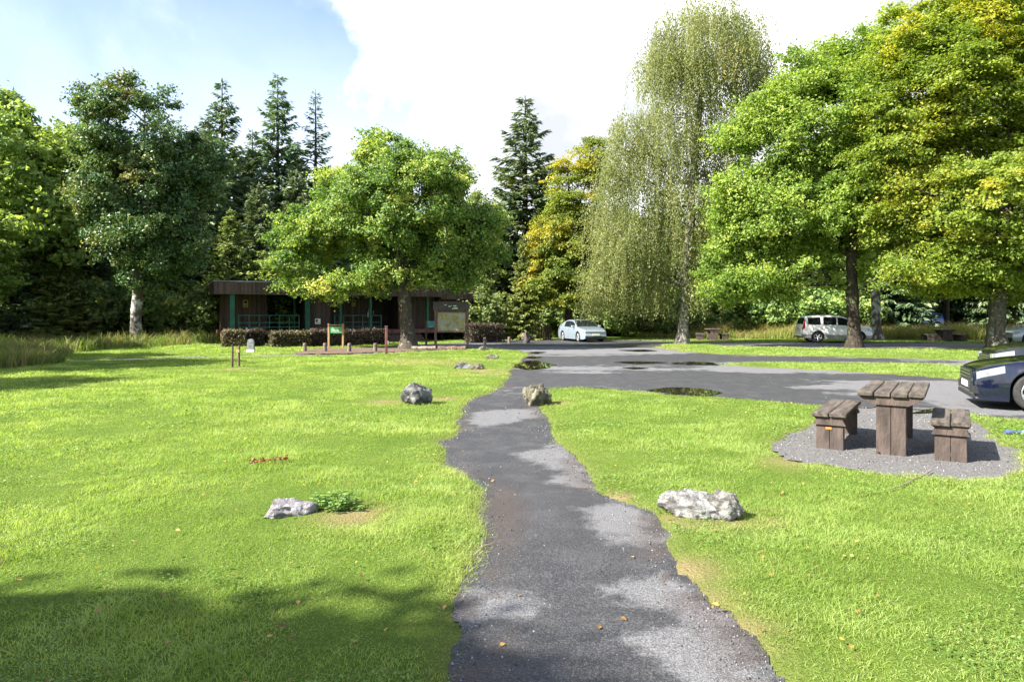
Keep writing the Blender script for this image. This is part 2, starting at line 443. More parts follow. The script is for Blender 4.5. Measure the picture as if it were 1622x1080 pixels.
# ------------------------------------------------------------------ grass
def grass_mat(name, stops, straw_c, tr=.5):
    m, t, b = newmat(name)
    rnd = t.attr('rnd'); cw = t.coord('Object')
    c = t.ramp(rnd, stops)
    n = t.noise(cw, .45, 4, .6)
    c = t.mix(t.ramp(n, [(.38, 0.0), (.62, .55)]), c, t.ramp(rnd, [(0, (.10, .20, .02)), (1, (.22, .34, .055))]))
    n = t.noise(cw, 2.2, 4, .6)
    c = t.mix(t.ramp(n, [(.5, 0.0), (.75, .6)]), c, t.ramp(rnd, [(0, (.19, .24, .045)), (1, (.30, .33, .09))]))
    n = t.noise(cw, 1.1, 6, .7)
    c = t.mix(t.ramp(n, [(.52, 0.0), (.64, .55)]), c, t.ramp(rnd, [(0, (.075, .15, .02)), (1, (.18, .29, .05))]))
    c = t.mix(t.math('MULTIPLY', t.attr('straw'), .85), c, straw_c)
    t.ln(c, b.inputs['Base Color']); b.inputs['Roughness'].default_value = .55; b.inputs['Specular IOR Level'].default_value = .25
    tn = t.new('ShaderNodeBsdfTranslucent'); t.ln(t.mix(1.0, c, (1.5, 1.5, .7), 'MULTIPLY'), tn.inputs['Color'])
    mx = t.new('ShaderNodeMixShader', Fac=tr); t.ln(b.outputs[0], mx.inputs[1]); t.ln(tn.outputs[0], mx.inputs[2])
    t.ln(mx.outputs[0], t.n['Material Output'].inputs['Surface'])
    return m
def blades(P, z, h, wd, rg, lean=.6, seg=2):
    n = len(P); yaw = rg.random(n)*2*pi; ln = h*lean*rg.random(n)
    a = np.column_stack([np.cos(yaw), np.sin(yaw)]); ld = rg.random(n)*2*pi
    l = np.column_stack([np.cos(ld), np.sin(ld)])
    b0 = np.column_stack([P, z - .01])
    A3 = np.column_stack([a, np.zeros(n)]); L3 = np.column_stack([l, np.zeros(n)])
    Z = np.array([0, 0, 1.])
    if seg == 2:
        mid = b0 + L3*(ln*.3)[:, None] + Z*(h*.6)[:, None]; tip = b0 + L3*ln[:, None] + Z*(h*.95)[:, None]
        V = np.stack([b0-A3*wd[:, None]/2, b0+A3*wd[:, None]/2, mid+A3*wd[:, None]*.42, mid-A3*wd[:, None]*.42, tip+A3*wd[:, None]*.08, tip-A3*wd[:, None]*.08], 1)
        q = np.array([[0, 1, 2, 3], [3, 2, 4, 5]])
    else:
        tip = b0 + L3*ln[:, None] + Z*h[:, None]
        V = np.stack([b0-A3*wd[:, None]/2, b0+A3*wd[:, None]/2, tip+A3*wd[:, None]*.2, tip-A3*wd[:, None]*.2], 1)
        q = np.array([[0, 1, 2, 3]])
    k = V.shape[1]
    Q = (np.arange(n)*k)[:, None, None] + q[None]
    return V.reshape(-1, 3), Q.reshape(-1, 4), len(q)
def join(parts):
    V = []; Q = []; o = 0
    for v, q in parts: V.append(v); Q.append(q+o); o += len(v)
    return np.concatenate(V), np.concatenate(Q)

GR = np.random.default_rng(3)
th0, th1 = R(90-60), R(90+60)
rr = np.linspace(2.3, 52, 4000)
rho = 6500*np.minimum(1, (5.5/rr))**1.75
pdf = rho*rr; cdf = np.cumsum(pdf); N = int((th1-th0)*np.trapz(pdf, rr)); cdf /= cdf[-1]
r_ = np.interp(GR.random(N), cdf, rr); a_ = th0 + (th1-th0)*GR.random(N)
P = np.column_stack([r_*np.cos(a_), r_*np.sin(a_)])
eg = np.maximum(np.maximum(asphalt_sd(P), sdf(P, PAD) + (fbm(P[:, 0], P[:, 1], 3, 3)-.5)*.2 + (fbm(P[:, 0], P[:, 1], 14, 2)-.5)*.16), sdf(P, SOIL) + (fbm(P[:, 0], P[:, 1], 1.5, 3)-.5)*.8)
keep = (eg < .015 + .05*(GR.random(N)-.5)) | ((eg < .25) & (GR.random(N) < .05*np.exp(-eg/.07)))
s_ = straw(P, eg)
keep &= GR.random(N) > .82*np.clip(s_*1.4-.5, 0, 1)
P, s_, r_, eg = P[keep], s_[keep], r_[keep], eg[keep]
n = len(P); cl = fbm(P[:, 0], P[:, 1], 1.1, 3); cl2 = fbm(P[:, 0]+70, P[:, 1], 4, 2)
h = (.017 + .042*np.clip((cl-.3)*2, 0, 1)*np.clip(cl2*1.6, .2, 1.2))*(.6+.8*GR.random(n))*(1-.5*s_)
h = np.where(eg > 0, h*.6, h)*np.clip(.9+r_/60, 1, 1.5)
tall = GR.random(n) < .006; h = np.where(tall, h*1.8, h)
wd = .0042*np.maximum(1, r_/6.5)*(.7+.6*GR.random(n))
up_ = np.clip(-eg/.18, 0, 1)
z = np.where(eg > 0, 0, -.02 + up_*(.02 + np.maximum(lawn_h(P[:, 0], P[:, 1]), -.02)))
near = r_ < 9
v1, q1, k1 = blades(P[near], z[near], h[near], wd[near], GR, 2.1, 2)
v2, q2, k2 = blades(P[~near], z[~near], h[~near], wd[~near], GR, 1.9, 1)
V, Q = join([(v1, q1), (v2, q2)])
cl3 = fbm(P[:, 0]+31, P[:, 1]+11, 2.3, 3); rn = np.clip(GR.random(n)*.55 + .75*(cl-.5) + .9*(cl3-.5) + .28, 0, 1)
fr = np.concatenate([np.repeat(rn[near], k1), np.repeat(rn[~near], k2)])
st_ = np.clip(s_*(.5+.8*GR.random(n)) + (GR.random(n) < .05)*.6, 0, 1)
fs = np.concatenate([np.repeat(st_[near], k1), np.repeat(st_[~near], k2)])
gm = grass_mat('grass_blade', [(0, (.13, .205, .032)), (.5, (.26, .35, .080)), (1, (.40, .47, .18))], (.36, .31, .145))
tag(obj('grass', np_mesh('grass', V, Q, None, {'rnd': fr, 'straw': fs}, False, [gm])), 'short mown lawn grass', 'grass', kind='stuff')
print('blades', n)

def tall_patch(name, regions, count, hmin, hmax, wd0, matn, seed, label, lean=.9):
    rg = np.random.default_rng(seed); out = []
    pts = []
    for pg, cnt in zip(regions, count):
        lo, hi = pg.min(0), pg.max(0); q = lo + (hi-lo)*rg.random((cnt*4, 2))
        d = sdf(q, pg); q = q[d > -.3*rg.random(len(q))][:cnt]; pts.append(q)
    P = np.concatenate(pts); n = len(P)
    clump = fbm(P[:, 0], P[:, 1], .5, 3); c2 = fbm(P[:, 0], P[:, 1], 2, 2)
    h = (hmin + (hmax-hmin)*np.clip((clump-.25)*2, 0, 1))*(.5+.7*rg.random(n))*(.6+.8*c2)
    V, Q, k = blades(P, np.zeros(n)-.03, h, wd0*(.6+.8*rg.random(n)), rg, lean, 2)
    return tag(obj(name, np_mesh(name, V, Q, None, {'rnd': np.repeat(np.clip(rg.random(n)*.6+clump*.5, 0, 1), 2), 'straw': np.repeat(np.clip((c2-.4)*2.2*rg.random(n)*1.6, 0, 1), 2)}, False, [matn])), label, 'tall grass', kind='stuff')
tgm = grass_mat('tall_grass_blade', [(0, (.035, .06, .012)), (.5, (.08, .115, .03)), (1, (.16, .18, .07))], (.30, .22, .12), .4)
vgm = grass_mat('verge_blade', [(0, (.10, .10, .03)), (.5, (.19, .18, .055)), (1, (.28, .25, .09))], (.36, .26, .12), .4)
tall_patch('tall_grass', [poly([(-200,572),(60,571),(100,566),(112,559),(170,553.5),(240,549.5),(340,544.5),(352,540),(340,534),(-300,533)]), poly([(-120,590),(40,583),(95,575),(70,566),(-120,568)])], [60000, 9000], .22, .8, .03, tgm, 11, 'rank uncut grass and bracken below the dark wood')
tall_patch('verge_grass', [poly([(1085,537),(1160,536.6),(1260,537),(1420,537.5),(1560,539),(1900,544),(1900,533),(1085,532)])], [60000], .35, 1.15, .035, vgm, 12, 'straw coloured uncut grass in front of the conifer wood')
tall_patch('verge_weeds', [poly([(1010,536.2),(1100,537),(1100,534),(1000,534)]), poly([(770,537),(890,534.5),(890,531),(770,533)])], [5000, 9000], .2, .8, .035, vgm, 13, 'low rough weeds along the wood edge')

# loose chippings along the broken edges of the asphalt and over the gravel pad
rg = np.random.default_rng(77); n = 60000
r_ = 2.6+13*rg.random(n)**1.4; a_ = R(90)+R(86)*(rg.random(n)-.52); P = np.column_stack([r_*np.cos(a_), r_*np.sin(a_)])
ea = asphalt_sd(P); ep = sdf(P, PAD)
k = ((ea > -.10) & (rg.random(n) < .75*np.exp(-np.maximum(ea, 0)/.10) + .03)) | ((ep > -.08) & (rg.random(n) < .8))
P = P[k]; n = len(P); s_ = (.003+.006*rg.random(n)**2.5)*np.clip(r_[k]/6, 1, 2)
tet = np.array([[1, 0, -.4], [-.5, .87, -.4], [-.5, -.87, -.4], [0, 0, .8], [.5, .6, .35], [-.6, .1, .3]])
V = np.concatenate([P, (.006+s_*.3)[:, None]], 1)[:, None] + (tet[None]*(.7+.6*rg.random((n, 6, 3))))*s_[:, None, None]
a_ = rg.random(n)*6.3
fq = np.array([[0, 1, 4, 4], [1, 2, 5, 5], [2, 0, 3, 3], [0, 4, 3, 3], [1, 5, 4, 4], [4, 5, 3, 3], [2, 3, 5, 5]])[:, :3]
Q = (np.arange(n)*6)[:, None, None] + fq[None]
m, t, b = newmat('chipping'); t.ln(t.ramp(t.attr('rnd'), [(0, (.02, .02, .022)), (.6, (.10, .098, .10)), (1, (.30, .29, .28))]), b.inputs['Base Color']); b.inputs['Roughness'].default_value = .85
tag(obj('chippings', np_mesh('chippings', V.reshape(-1, 3), Q.reshape(-1, 3), None, {'rnd': np.repeat(rg.random(n), 7)}, False, [m])), 'loose grey chippings on the path edges and gravel pad', 'gravel', kind='stuff')

# low broad leaved weeds and clover in patches of the lawn
rg = np.random.default_rng(78); n = 120000
r_ = 2.6+14*rg.random(n)**1.5; a_ = R(90)+R(110)*(rg.random(n)-.5); P = np.column_stack([r_*np.cos(a_), r_*np.sin(a_)])
k = (fbm(P[:, 0]+3, P[:, 1]+8, 1.3, 4) > .60) & (asphalt_sd(P) < -.03) & (sdf(P, PAD) < -.1); P = P[k]; r_ = r_[k]; n = len(P)
az = rg.random(n)*6.3; u = np.column_stack([np.cos(az), np.sin(az), .3*rg.normal(size=n)]); u /= np.linalg.norm(u, axis=1, keepdims=True)
nr = np.array([0, 0, 1.]) + .35*rg.normal(size=(n, 3)); v = np.cross(nr, u); v /= np.linalg.norm(v, axis=1, keepdims=True)
L = (.012+.011*rg.random(n))*np.clip(r_/6, 1, 2); c = np.column_stack([P, np.maximum(lawn_h(P[:, 0], P[:, 1]), 0)+.022+.02*rg.random(n)])
V = np.stack([c-u*L[:, None]*.5, c+v*L[:, None]*.38, c+u*L[:, None]*.5, c-v*L[:, None]*.38], 1).reshape(-1, 3)
wm = grass_mat('weed_leaf', [(0, (.06, .13, .022)), (.6, (.12, .21, .045)), (1, (.24, .33, .10))], (.3, .25, .1), .35)
tag(obj('lawn_weeds', np_mesh('lawn_weeds', V, np.arange(4*n).reshape(-1, 4), None, {'rnd': rg.random(n), 'straw': (rg.random(n) < .03)*.8}, False, [wm])), 'clover and small weeds growing in the lawn', 'lawn weeds', kind='stuff')
# ------------------------------------------------------------------ trees
def tubes(p0, p1, r0, r1, k):
    d = p1 - p0; ln = np.linalg.norm(d, axis=1, keepdims=True) + 1e-9; d = d/ln
    ref = np.where(np.abs(d[:, 2:3]) > .9, np.array([[1., 0, 0]]), np.array([[0, 0, 1.]]))
    a = np.cross(d, ref); a /= np.linalg.norm(a, axis=1, keepdims=True); c = np.cross(d, a)
    th = np.arange(k)*2*pi/k
    off = a[:, None]*np.cos(th)[None, :, None] + c[:, None]*np.sin(th)[None, :, None]
    e0 = p0[:, None] + off*r0[:, None, None]; e1 = (p1 + d*r1[:, None]*.4)[:, None] + off*r1[:, None, None]
    V = np.concatenate([e0, e1], 1).reshape(-1, 3); n = len(p0)
    b = (np.arange(n)*2*k)[:, None, None]; i = np.arange(k); j = (i+1) % k
    q = np.stack([i, j, k+j, k+i], 1)[None]
    return V, (b+q).reshape(-1, 4)
def unit(v): return v/(np.linalg.norm(v, axis=-1, keepdims=True)+1e-9)
def leaves(C, nrm, L, ratio, rg, along=None):
    """diamond leaves with a fold; C centres, nrm normals"""
    n = len(C)
    rd = rg.normal(size=(n, 3)) if along is None else along
    u = unit(np.cross(nrm, rd)) if along is None else unit(along)
    v = unit(np.cross(nrm, u))
    L = np.broadcast_to(L, n)[:, None]; W = L*ratio
    nn = np.cross(u, v)
    V = np.stack([C-u*L*.5, C+v*W*.5-u*L*.08+nn*W*.15, C+u*L*.5, C-v*W*.5-u*L*.08+nn*W*.15], 1)
    return V.reshape(-1, 3), np.arange(4*n).reshape(-1, 4)
def in_lobes(n, lobes, rg, bias=.5):
    vol = np.array([l[3]*l[4]*l[5] for l in lobes])**.75; k = rg.choice(len(lobes), n, p=vol/vol.sum())
    L = np.array(lobes)[k]; d = unit(rg.normal(size=(n, 3))); r = rg.random(n)**(1/3.)
    r = r**bias
    return L[:, :3] + d*r[:, None]*L[:, 3:], d
class Skel:
    def __init__(s, H, tr, rg, lean=(0, 0), wob=.15, step=.5):
        s.p = []; s.par = []
        n = int(H/step); dx = dy = 0
        for i in range(n+1):
            s.p.append((lean[0]*(i/n)**1.3 + dx, lean[1]*(i/n)**1.3 + dy, H*i/n)); s.par.append(i-1)
            dx += rg.normal()*wob*.3; dy += rg.normal()*wob*.3
        s.tr = tr
    def grow(s, C, fork, rg, sag=.12, upw=.8, seg=.7):
        C = C[np.argsort(np.hypot(C[:, 0], C[:, 1]) + .15*np.abs(C[:, 2]-C[:, 2].mean()))]
        ends = []
        for c in C:
            P = np.array(s.p); dv = c - P; hd = np.hypot(dv[:, 0], dv[:, 1])
            cost = np.linalg.norm(dv, axis=1) + upw*np.maximum(0, P[:, 2]-c[2]+.35*hd) + 50*(P[:, 2] < fork)
            i = int(np.argmin(cost)); a = P[i]; d = np.linalg.norm(c-a); k = max(1, int(d/seg)); pr = i
            perp = rg.normal(size=3)*.1*d/ max(k, 1)
            for j in range(1, k+1):
                f = j/k; q = a+(c-a)*f + np.array([0, 0, sag*d*4*f*(1-f)*.5]) + (rg.normal(size=3)*.05*d if j < k else 0)
                s.p.append(tuple(q)); s.par.append(pr); pr = len(s.p)-1
            ends.append(pr)
        return np.array([s.p[e] for e in ends])
    def mesh(s, name, mat_, expo=.5, rmin=.012, flare=.7):
        P = np.array(s.p); par = np.array(s.par); n = len(P); acc = np.ones(n)
        for i in range(n-1, 0, -1): acc[par[i]] += acc[i]
        r = np.maximum(s.tr*(acc/acc[0])**expo, rmin)
        r = r*(1+flare*np.exp(-P[:, 2]/.3)*(np.arange(n) < 8))
        c = np.arange(1, n); a = par[1:]
        r0 = np.minimum(r[a], r[c]*1.5); big = r[c] > .09
        out = []
        for mk, k in ((big, 10), (~big, 5)):
            if mk.any(): out.append(tubes(P[a][mk], P[c][mk], r0[mk], r[c][mk], k))
        V, Q = join(out)
        V[:, :2] += (np.stack([vn(V[:, 2]*3+V[:, 0]*6, V[:, 1]*6+3, 1), vn(V[:, 2]*3+9, V[:, 0]*6+V[:, 1]*6, 1)], 1)-.5)*.05
        me = np_mesh(name, V, Q, None, None, True, [mat_]); return me

def gaps(C, seed):
    return .5*(fbm(C[:, 0]+seed*3.1, C[:, 2]+C[:, 1]*.5, .62, 2) + fbm(C[:, 1]+seed*1.7, C[:, 2]-C[:, 0]*.4, .62, 2))

def broadleaf(seed, lobes, ncl, nleaf, trunk_r, fork, H, bark, leafm, size=.17, cr=.75, flat=.6, bias=.45, ratio=.62, up=.7, outw=.5, sag=.12, lean=(0, 0), droop=0, wob=.12, low=None, gap=.40):
    rg = np.random.default_rng(seed)
    C, _ = in_lobes(ncl*8, lobes, rg, bias)
    if low is not None: C = C[C[:, 2] > low]
    C = C[gaps(C, seed) > gap]
    keep = []
    for c in C:                                    # spread the clusters
        if len(keep) >= ncl: break
        if not keep or (np.linalg.norm(np.array(keep)-c, axis=1) > cr*.62).all(): keep.append(c)
    C = np.array(keep)
    sk = Skel(H, trunk_r, rg, lean, wob)
    E = sk.grow(C, fork, rg, sag)
    k = max(1, nleaf//len(E)); n = k*len(E)
    cid = np.repeat(np.arange(len(E)), k)
    size_c = (.6+.8*rg.random(len(E)))
    off = rg.normal(size=(n, 3)); off /= np.maximum(np.linalg.norm(off, axis=1, keepdims=True), 1e-6)
    off *= (rg.random((n, 1))**.55)*cr
    # ragged: sub-twigs inside each cluster
    sub = rg.normal(size=(len(E), 7, 3)); sub = unit(sub)*cr*.85
    pick = rg.integers(0, 7, n); tw = sub[cid, pick]*(.35+.75*rg.random((n, 1)) + .55*rg.random((n, 1))*(pick < 2)[:, None])
    off = np.where(rg.random((n, 1)) < .65, tw + rg.normal(size=(n, 3))*cr*.16, off)
    off *= size_c[cid][:, None]; off[:, 2] *= flat
    ctr = np.array([np.mean([l[0] for l in lobes]), np.mean([l[1] for l in lobes]), np.mean([l[2] for l in lobes])])
    od = unit(E-ctr); hd = np.linalg.norm(off[:, :2], axis=1)
    off[:, 2] -= droop*hd + droop*.6*(off[:, :2]*od[cid][:, :2]).sum(1)
    X = E[cid] + off
    nrm = unit(np.array([0, 0, up]) + outw*od[cid] + .75*rg.normal(size=(n, 3)) + .3*unit(off))
    V, Q = leaves(X, nrm, size*(.65+.7*rg.random(n)), ratio, rg)
    tone = np.clip(.5 + .22*rg.normal(size=n) + .16*rg.normal(size=len(E))[cid], 0, 1)
    return sk.mesh('trunk', bark), np_mesh('crown', V, Q, None, {'rnd': tone}, False, [leafm])

def birch(seed, lobes, ncl, trunk_r, H, bark, leafm, strands=13, size=.13):
    rg = np.random.default_rng(seed)
    C, _ = in_lobes(ncl*8, lobes, rg, .6); C = C[gaps(C, seed) > .415]; keep = []
    for c in C:
        if len(keep) >= ncl: break
        if not keep or (np.linalg.norm(np.array(keep)-c, axis=1) > .62).all(): keep.append(c)
    sk = Skel(H, trunk_r, rg, (0.9, 0), .12); E = sk.grow(np.array(keep), 3.5, rg, .25)
    V = []; tn = []; N = []; T = []; tw0 = []; tw1 = []
    for e in E:
        tone = rg.normal()*.13
        hd = unit(np.array([e[0], e[1], 0.]))
        for _ in range(strands):
            L = min(.5+2.3*rg.random()**1.5, max(.5, e[2]-1.6)); k = int(L/.075)
            s = e + rg.normal(size=3)*np.array([.36, .36, .28]); sw = rg.normal(size=2)*.16 + hd[:2]*.18
            f = np.linspace(0, 1, k)
            p = np.column_stack([s[0]+sw[0]*L*np.sqrt(f), s[1]+sw[1]*L*np.sqrt(f), s[2]+.15*np.sin(f*3)-L*f**1.15])
            tw0.append(p[:-1:4][:len(p[4::4])]); tw1.append(p[4::4])
            p = p + rg.normal(size=p.shape)*.055
            V.append(p); tn.append(np.clip(.5+tone+rg.normal(size=k)*.13, 0, 1))
            N.append(unit(np.column_stack([rg.normal(size=(k, 2)), .25+.3*rg.normal(size=k)])))
            T.append(unit(np.column_stack([rg.normal(size=(k, 2))*.45, -np.ones(k)])))
    X = np.concatenate(V); nr = np.concatenate(N); T = np.concatenate(T)
    v, q = leaves(X, nr, size*(.6+.7*rg.random(len(X))), .5, rg, T)
    tr = sk.mesh('trunk', bark)
    a, b_ = np.concatenate(tw0), np.concatenate(tw1)
    v2, q2 = tubes(a, b_, np.full(len(a), .007), np.full(len(a), .006), 3)
    return tr, np_mesh('crown', v, q, None, {'rnd': np.concatenate(tn)}, False, [leafm]), len(X)

def conifer(seed, H, rad_fn, z0, bark, leafm, trunk_r=.25, gap=.38, per=7, dens=1.0, droop=.35, curl=.25, spray=.42, sr=.3, hang=.35, step=.2):
    """spruce: whorls of drooping boughs carrying flat sprays of needles"""
    rg = np.random.default_rng(seed)
    sx, sy = [], []
    P0, P1, R0 = [], [], []; C, U, N, S = [], [], [], []; tn = []
    zz = z0
    while zz < H-.25:
        rad_ = rad_fn((zz-z0)/(H-z0))
        k = max(3, int(per*(.7+.6*rg.random()))) if rad_ > .6 else 4
        ph = rg.random()*6.3
        for j in range(k):
            L = rad_*(.62+.5*rg.random()); az = ph + 2*pi*j/k + rg.normal()*.25
            zb = zz + rg.normal()*.12; m = max(3, int(L/step)); f = np.linspace(0, 1, m)
            t_ = (zz-z0)/(H-z0); dr = droop*(1-t_)-.30*t_*1.2
            r = L*f; z = zb - dr*L*f + curl*L*f**2.2*.6
            az2 = az + rg.normal()*.12*f
            p = np.column_stack([r*np.cos(az2), r*np.sin(az2), z])
            P0.append(p[:-1]); P1.append(p[1:]); R0.append(np.linspace(.035*min(1, L/2), .008, m-1)+.004)
            tone = rg.normal()*.14
            dirv = np.array([cos(az), sin(az), -dr*.6]); side = np.array([-sin(az), cos(az), 0])
            ms = max(2, int(m*2.2*dens))
            ff = rg.random(ms)**.7; ff = .12+.9*ff
            q = np.column_stack([np.interp(ff, f, p[:, i]) for i in range(3)])
            sgn = np.where(rg.random(ms) < .5, -1., 1.)
            wd = (.55-.35*ff)*min(1.0, L/2.2+.3)
            u = unit(dirv[None]*(.55+.5*rg.random((ms, 1))) + side[None]*(sgn*(.3+.9*rg.random(ms)))[:, None] + np.array([[0, 0, -1.]])*(hang*rg.random((ms, 1))*1.5))
            ln = spray*(.7+.7*rg.random(ms))*(.55+.5*(1-ff))*min(1.3, .5+L/3)
            C.append(q + u*ln[:, None]*.45); U.append(u); S.append(ln)
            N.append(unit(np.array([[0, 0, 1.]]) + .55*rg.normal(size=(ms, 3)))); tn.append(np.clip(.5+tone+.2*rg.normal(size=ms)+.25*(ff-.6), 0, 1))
        zz += gap*(.8+.4*rg.random())*(1.0 if zz < H*.8 else .75)
    # leader
    C.append(np.array([[0, 0, H-.1]])); U.append(np.array([[.05, 0, 1.]])); S.append(np.array([.6])); N.append(np.array([[1., 0, .0]])); tn.append(np.array([.5]))
    C, U, S, N, tn = map(np.concatenate, (C, U, S, N, tn))
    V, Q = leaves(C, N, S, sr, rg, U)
    nz = int(H/.8); zs = np.linspace(0, H, nz+1); tp = np.column_stack([np.zeros(nz+1), np.zeros(nz+1), zs]); rr_ = trunk_r*(1-zs/H)**.8+.015
    rr_[0] *= 1.5
    v1, q1 = tubes(tp[:-1], tp[1:], rr_[:-1], rr_[1:], 10)
    v2, q2 = tubes(np.concatenate(P0), np.concatenate(P1), np.concatenate(R0), np.concatenate(R0), 4)
    v, q = join([(v1, q1), (v2, q2)])
    return np_mesh('trunk', v, q, None, None, True, [bark]), np_mesh('crown', V, Q, None, {'rnd': tn}, False, [leafm])

def plant_tree(name, label, meshes, loc, rz=0, sc=1, group=None, cat='tree', sz=None):
    e = empty(name, loc, rz, label, cat, group)
    e.scale = (sc, sc, sz or sc)
    obj('trunk', meshes[0], e); obj('crown', meshes[1], e)
    return e

bk_grey = barkmat('bark_grey', (.04, .034, .028), (.11, .10, .08), (.20, .21, .17), .56)
bk_oak = barkmat('bark_oak', (.03, .025, .02), (.10, .085, .065), (.19, .20, .14), .57)
bk_dark = barkmat('bark_dark', (.018, .014, .011), (.06, .048, .038), (.07, .09, .04), .56)
bk_lich = barkmat('bark_lichen', (.06, .045, .035), (.13, .11, .085), (.36, .37, .35), .50, 1.8)
bk_birch = barkmat('bark_birch', (.05, .045, .04), (.15, .135, .115), (.28, .265, .23), .5)

lf_oak = leafmat('leaf_oak', [(0, (0.058, 0.106, 0.027)), (.5, (0.144, 0.224, 0.046)), (.85, (0.290, 0.351, 0.081)), (1, (0.527, 0.469, 0.161))], .38)
lf_syc = leafmat('leaf_sycamore', [(0, (0.034, 0.086, 0.030)), (.5, (0.075, 0.158, 0.055)), (.85, (0.161, 0.259, 0.088)), (1, (0.347, 0.346, 0.125))], .25, [(0, (0.149, 0.158, 0.050)), (1, (0.323, 0.317, 0.100))], .35, .56, .7, rough=.38)
lf_ybeech = leafmat('leaf_yellow_beech', [(0, (.07, .115, .018)), (.6, (.16, .215, .032)), (1, (.28, .30, .05))], .4, [(0, (.25, .235, .025)), (.6, (.40, .35, .035)), (1, (.48, .40, .07))], .28, .49, .64)
lf_birch = leafmat('leaf_birch', [(0, (.10, .135, .045)), (.5, (.215, .25, .095)), (.85, (.31, .34, .15)), (.96, (.46, .40, .12)), (1, (.50, .36, .07))], .5)
lf_green = leafmat('leaf_green', [(0, (0.077, 0.135, 0.022)), (.5, (0.185, 0.280, 0.046)), (1, (0.367, 0.426, 0.086))], .4)
lf_beech = leafmat('leaf_beech', [(0, (.09, .155, .022)), (.5, (.18, .265, .036)), (1, (.31, .39, .065))], .45, [(0, (.24, .27, .025)), (.6, (.36, .37, .035)), (1, (.47, .42, .05))], .35, .53, .72)
lf_spruce = leafmat('needle_spruce', [(0, (0.046, 0.088, 0.043)), (.5, (0.111, 0.169, 0.084)), (1, (0.260, 0.312, 0.144))], .2)
lf_spruce_sun = leafmat('needle_sunlit', [(0, (0.066, 0.112, 0.027)), (.5, (0.165, 0.224, 0.059)), (1, (0.329, 0.366, 0.107))], .25)  # paler copy of the spruce needles, sunlight put into the colour
lf_wood = leafmat('leaf_wood', [(0, (0.069, 0.124, 0.043)), (.5, (0.165, 0.247, 0.076)), (1, (0.390, 0.436, 0.127))], .35, tint=.5)
lf_wood2 = leafmat('leaf_wood_light', [(0, (0.094, 0.144, 0.036)), (.5, (0.187, 0.254, 0.072)), (1, (0.337, 0.382, 0.118))], .45, tint=.3)

# --- single trees
def lobes_at(Y, bx, L, dep=.9):
    """crown lobes measured on the sight lines, given real width, height and depth at the tree's distance"""
    k = Y/F; rg = random.Random(int(bx*10) % 997); out = []
    for cx, cy, rx, ry in L:
        r = max(rx, ry*.8)*k*dep
        out.append((AX(cx, Y)-bx, (rg.random()-.5)*r*.9, AZ(cy, Y), rx*k, r, ry*k))
    return out
Y = 35; bx = AX(647, Y)
oak = broadleaf(21, lobes_at(Y, bx, [(640,325,100,85), (500,375,68,52), (472,428,40,34), (625,245,45,38), (700,275,42,38), (750,375,52,52), (585,428,70,34), (700,425,58,32), (545,305,45,42), (650,390,90,50), (520,450,35,22)]),
                420, 170000, .34, 1.9, 6.5, bk_oak, lf_oak, .145, .72, .7, lean=(-.4, 0), bias=.62)
plant_tree('oak_tree', 'broad green oak on a short grey trunk standing in front of the brown pavilion', oak, (bx, Y, 0))

Y = 40; bx = AX(215, Y)
syc = broadleaf(31, lobes_at(Y, bx, [(230,205,92,72), (225,300,98,78), (250,380,85,55), (235,432,50,30), (155,215,42,45), (308,265,42,60), (240,150,40,22), (170,290,50,50)]),
                330, 100000, .30, 3.0, 13.5, bk_lich, lf_syc, .18, .8, .65, bias=.6, lean=(.5, 0))
plant_tree('sycamore_tree', 'tall dark sycamore with a lichen whitened trunk in rough grass left of the pavilion', syc, (bx, Y, 0))

Y = 48.5; bx = AX(899, Y)
yb = broadleaf(41, lobes_at(Y, bx, [(915,300,44,58), (900,380,54,60), (878,450,48,42), (945,255,24,38), (945,410,55,60), (860,400,24,24), (925,452,60,30)]),
               330, 110000, .26, 1.0, 11, bk_dark, lf_ybeech, .16, .9, .36, up=1.0, droop=.3, bias=.6)
plant_tree('beech_tree', 'young beech turning yellow behind the silver saloon car', yb, (bx, Y, 0))

Y = 41; bx = AX(1080, Y)
bi = birch(51, lobes_at(Y, bx, [(1115,70,75,58), (1185,110,36,55), (1050,105,34,52), (1150,190,45,60), (1060,215,50,55), (995,215,28,38), (1130,290,40,50), (1010,320,40,45), (985,385,46,48), (1075,330,42,60), (1070,420,50,42), (960,425,26,34), (1130,390,30,55), (1025,440,40,30), (968,320,30,40), (948,455,22,28), (1090,140,40,50), (985,265,30,40)]),
           370, .30, 19.0, bk_birch, lf_birch, 26, .125)
print('birch leaves', bi[2])
plant_tree('birch_tree', 'very tall weeping birch with hanging strands on the grass island', bi, (bx, Y, 0))

Y = 36.8; bx = AX(1353, Y)
gr = broadleaf(61, lobes_at(Y, bx, [(1290,205,95,78), (1230,195,45,52), (1330,120,50,55), (1230,330,82,80), (1330,320,85,90), (1175,420,50,55), (1260,425,75,50), (1350,420,65,36), (1170,245,36,55), (1180,350,40,50), (1150,440,36,36), (1165,290,34,40), (1258,128,38,40), (1205,185,36,36), (1385,100,48,55)]),
               640, 250000, .31, 2.2, 13, bk_dark, lf_green, .15, .85, .65, bias=.62)
plant_tree('lime_tree', 'tall bright green tree with a dark mossy trunk in front of the white estate car', gr, (bx, Y, 0))

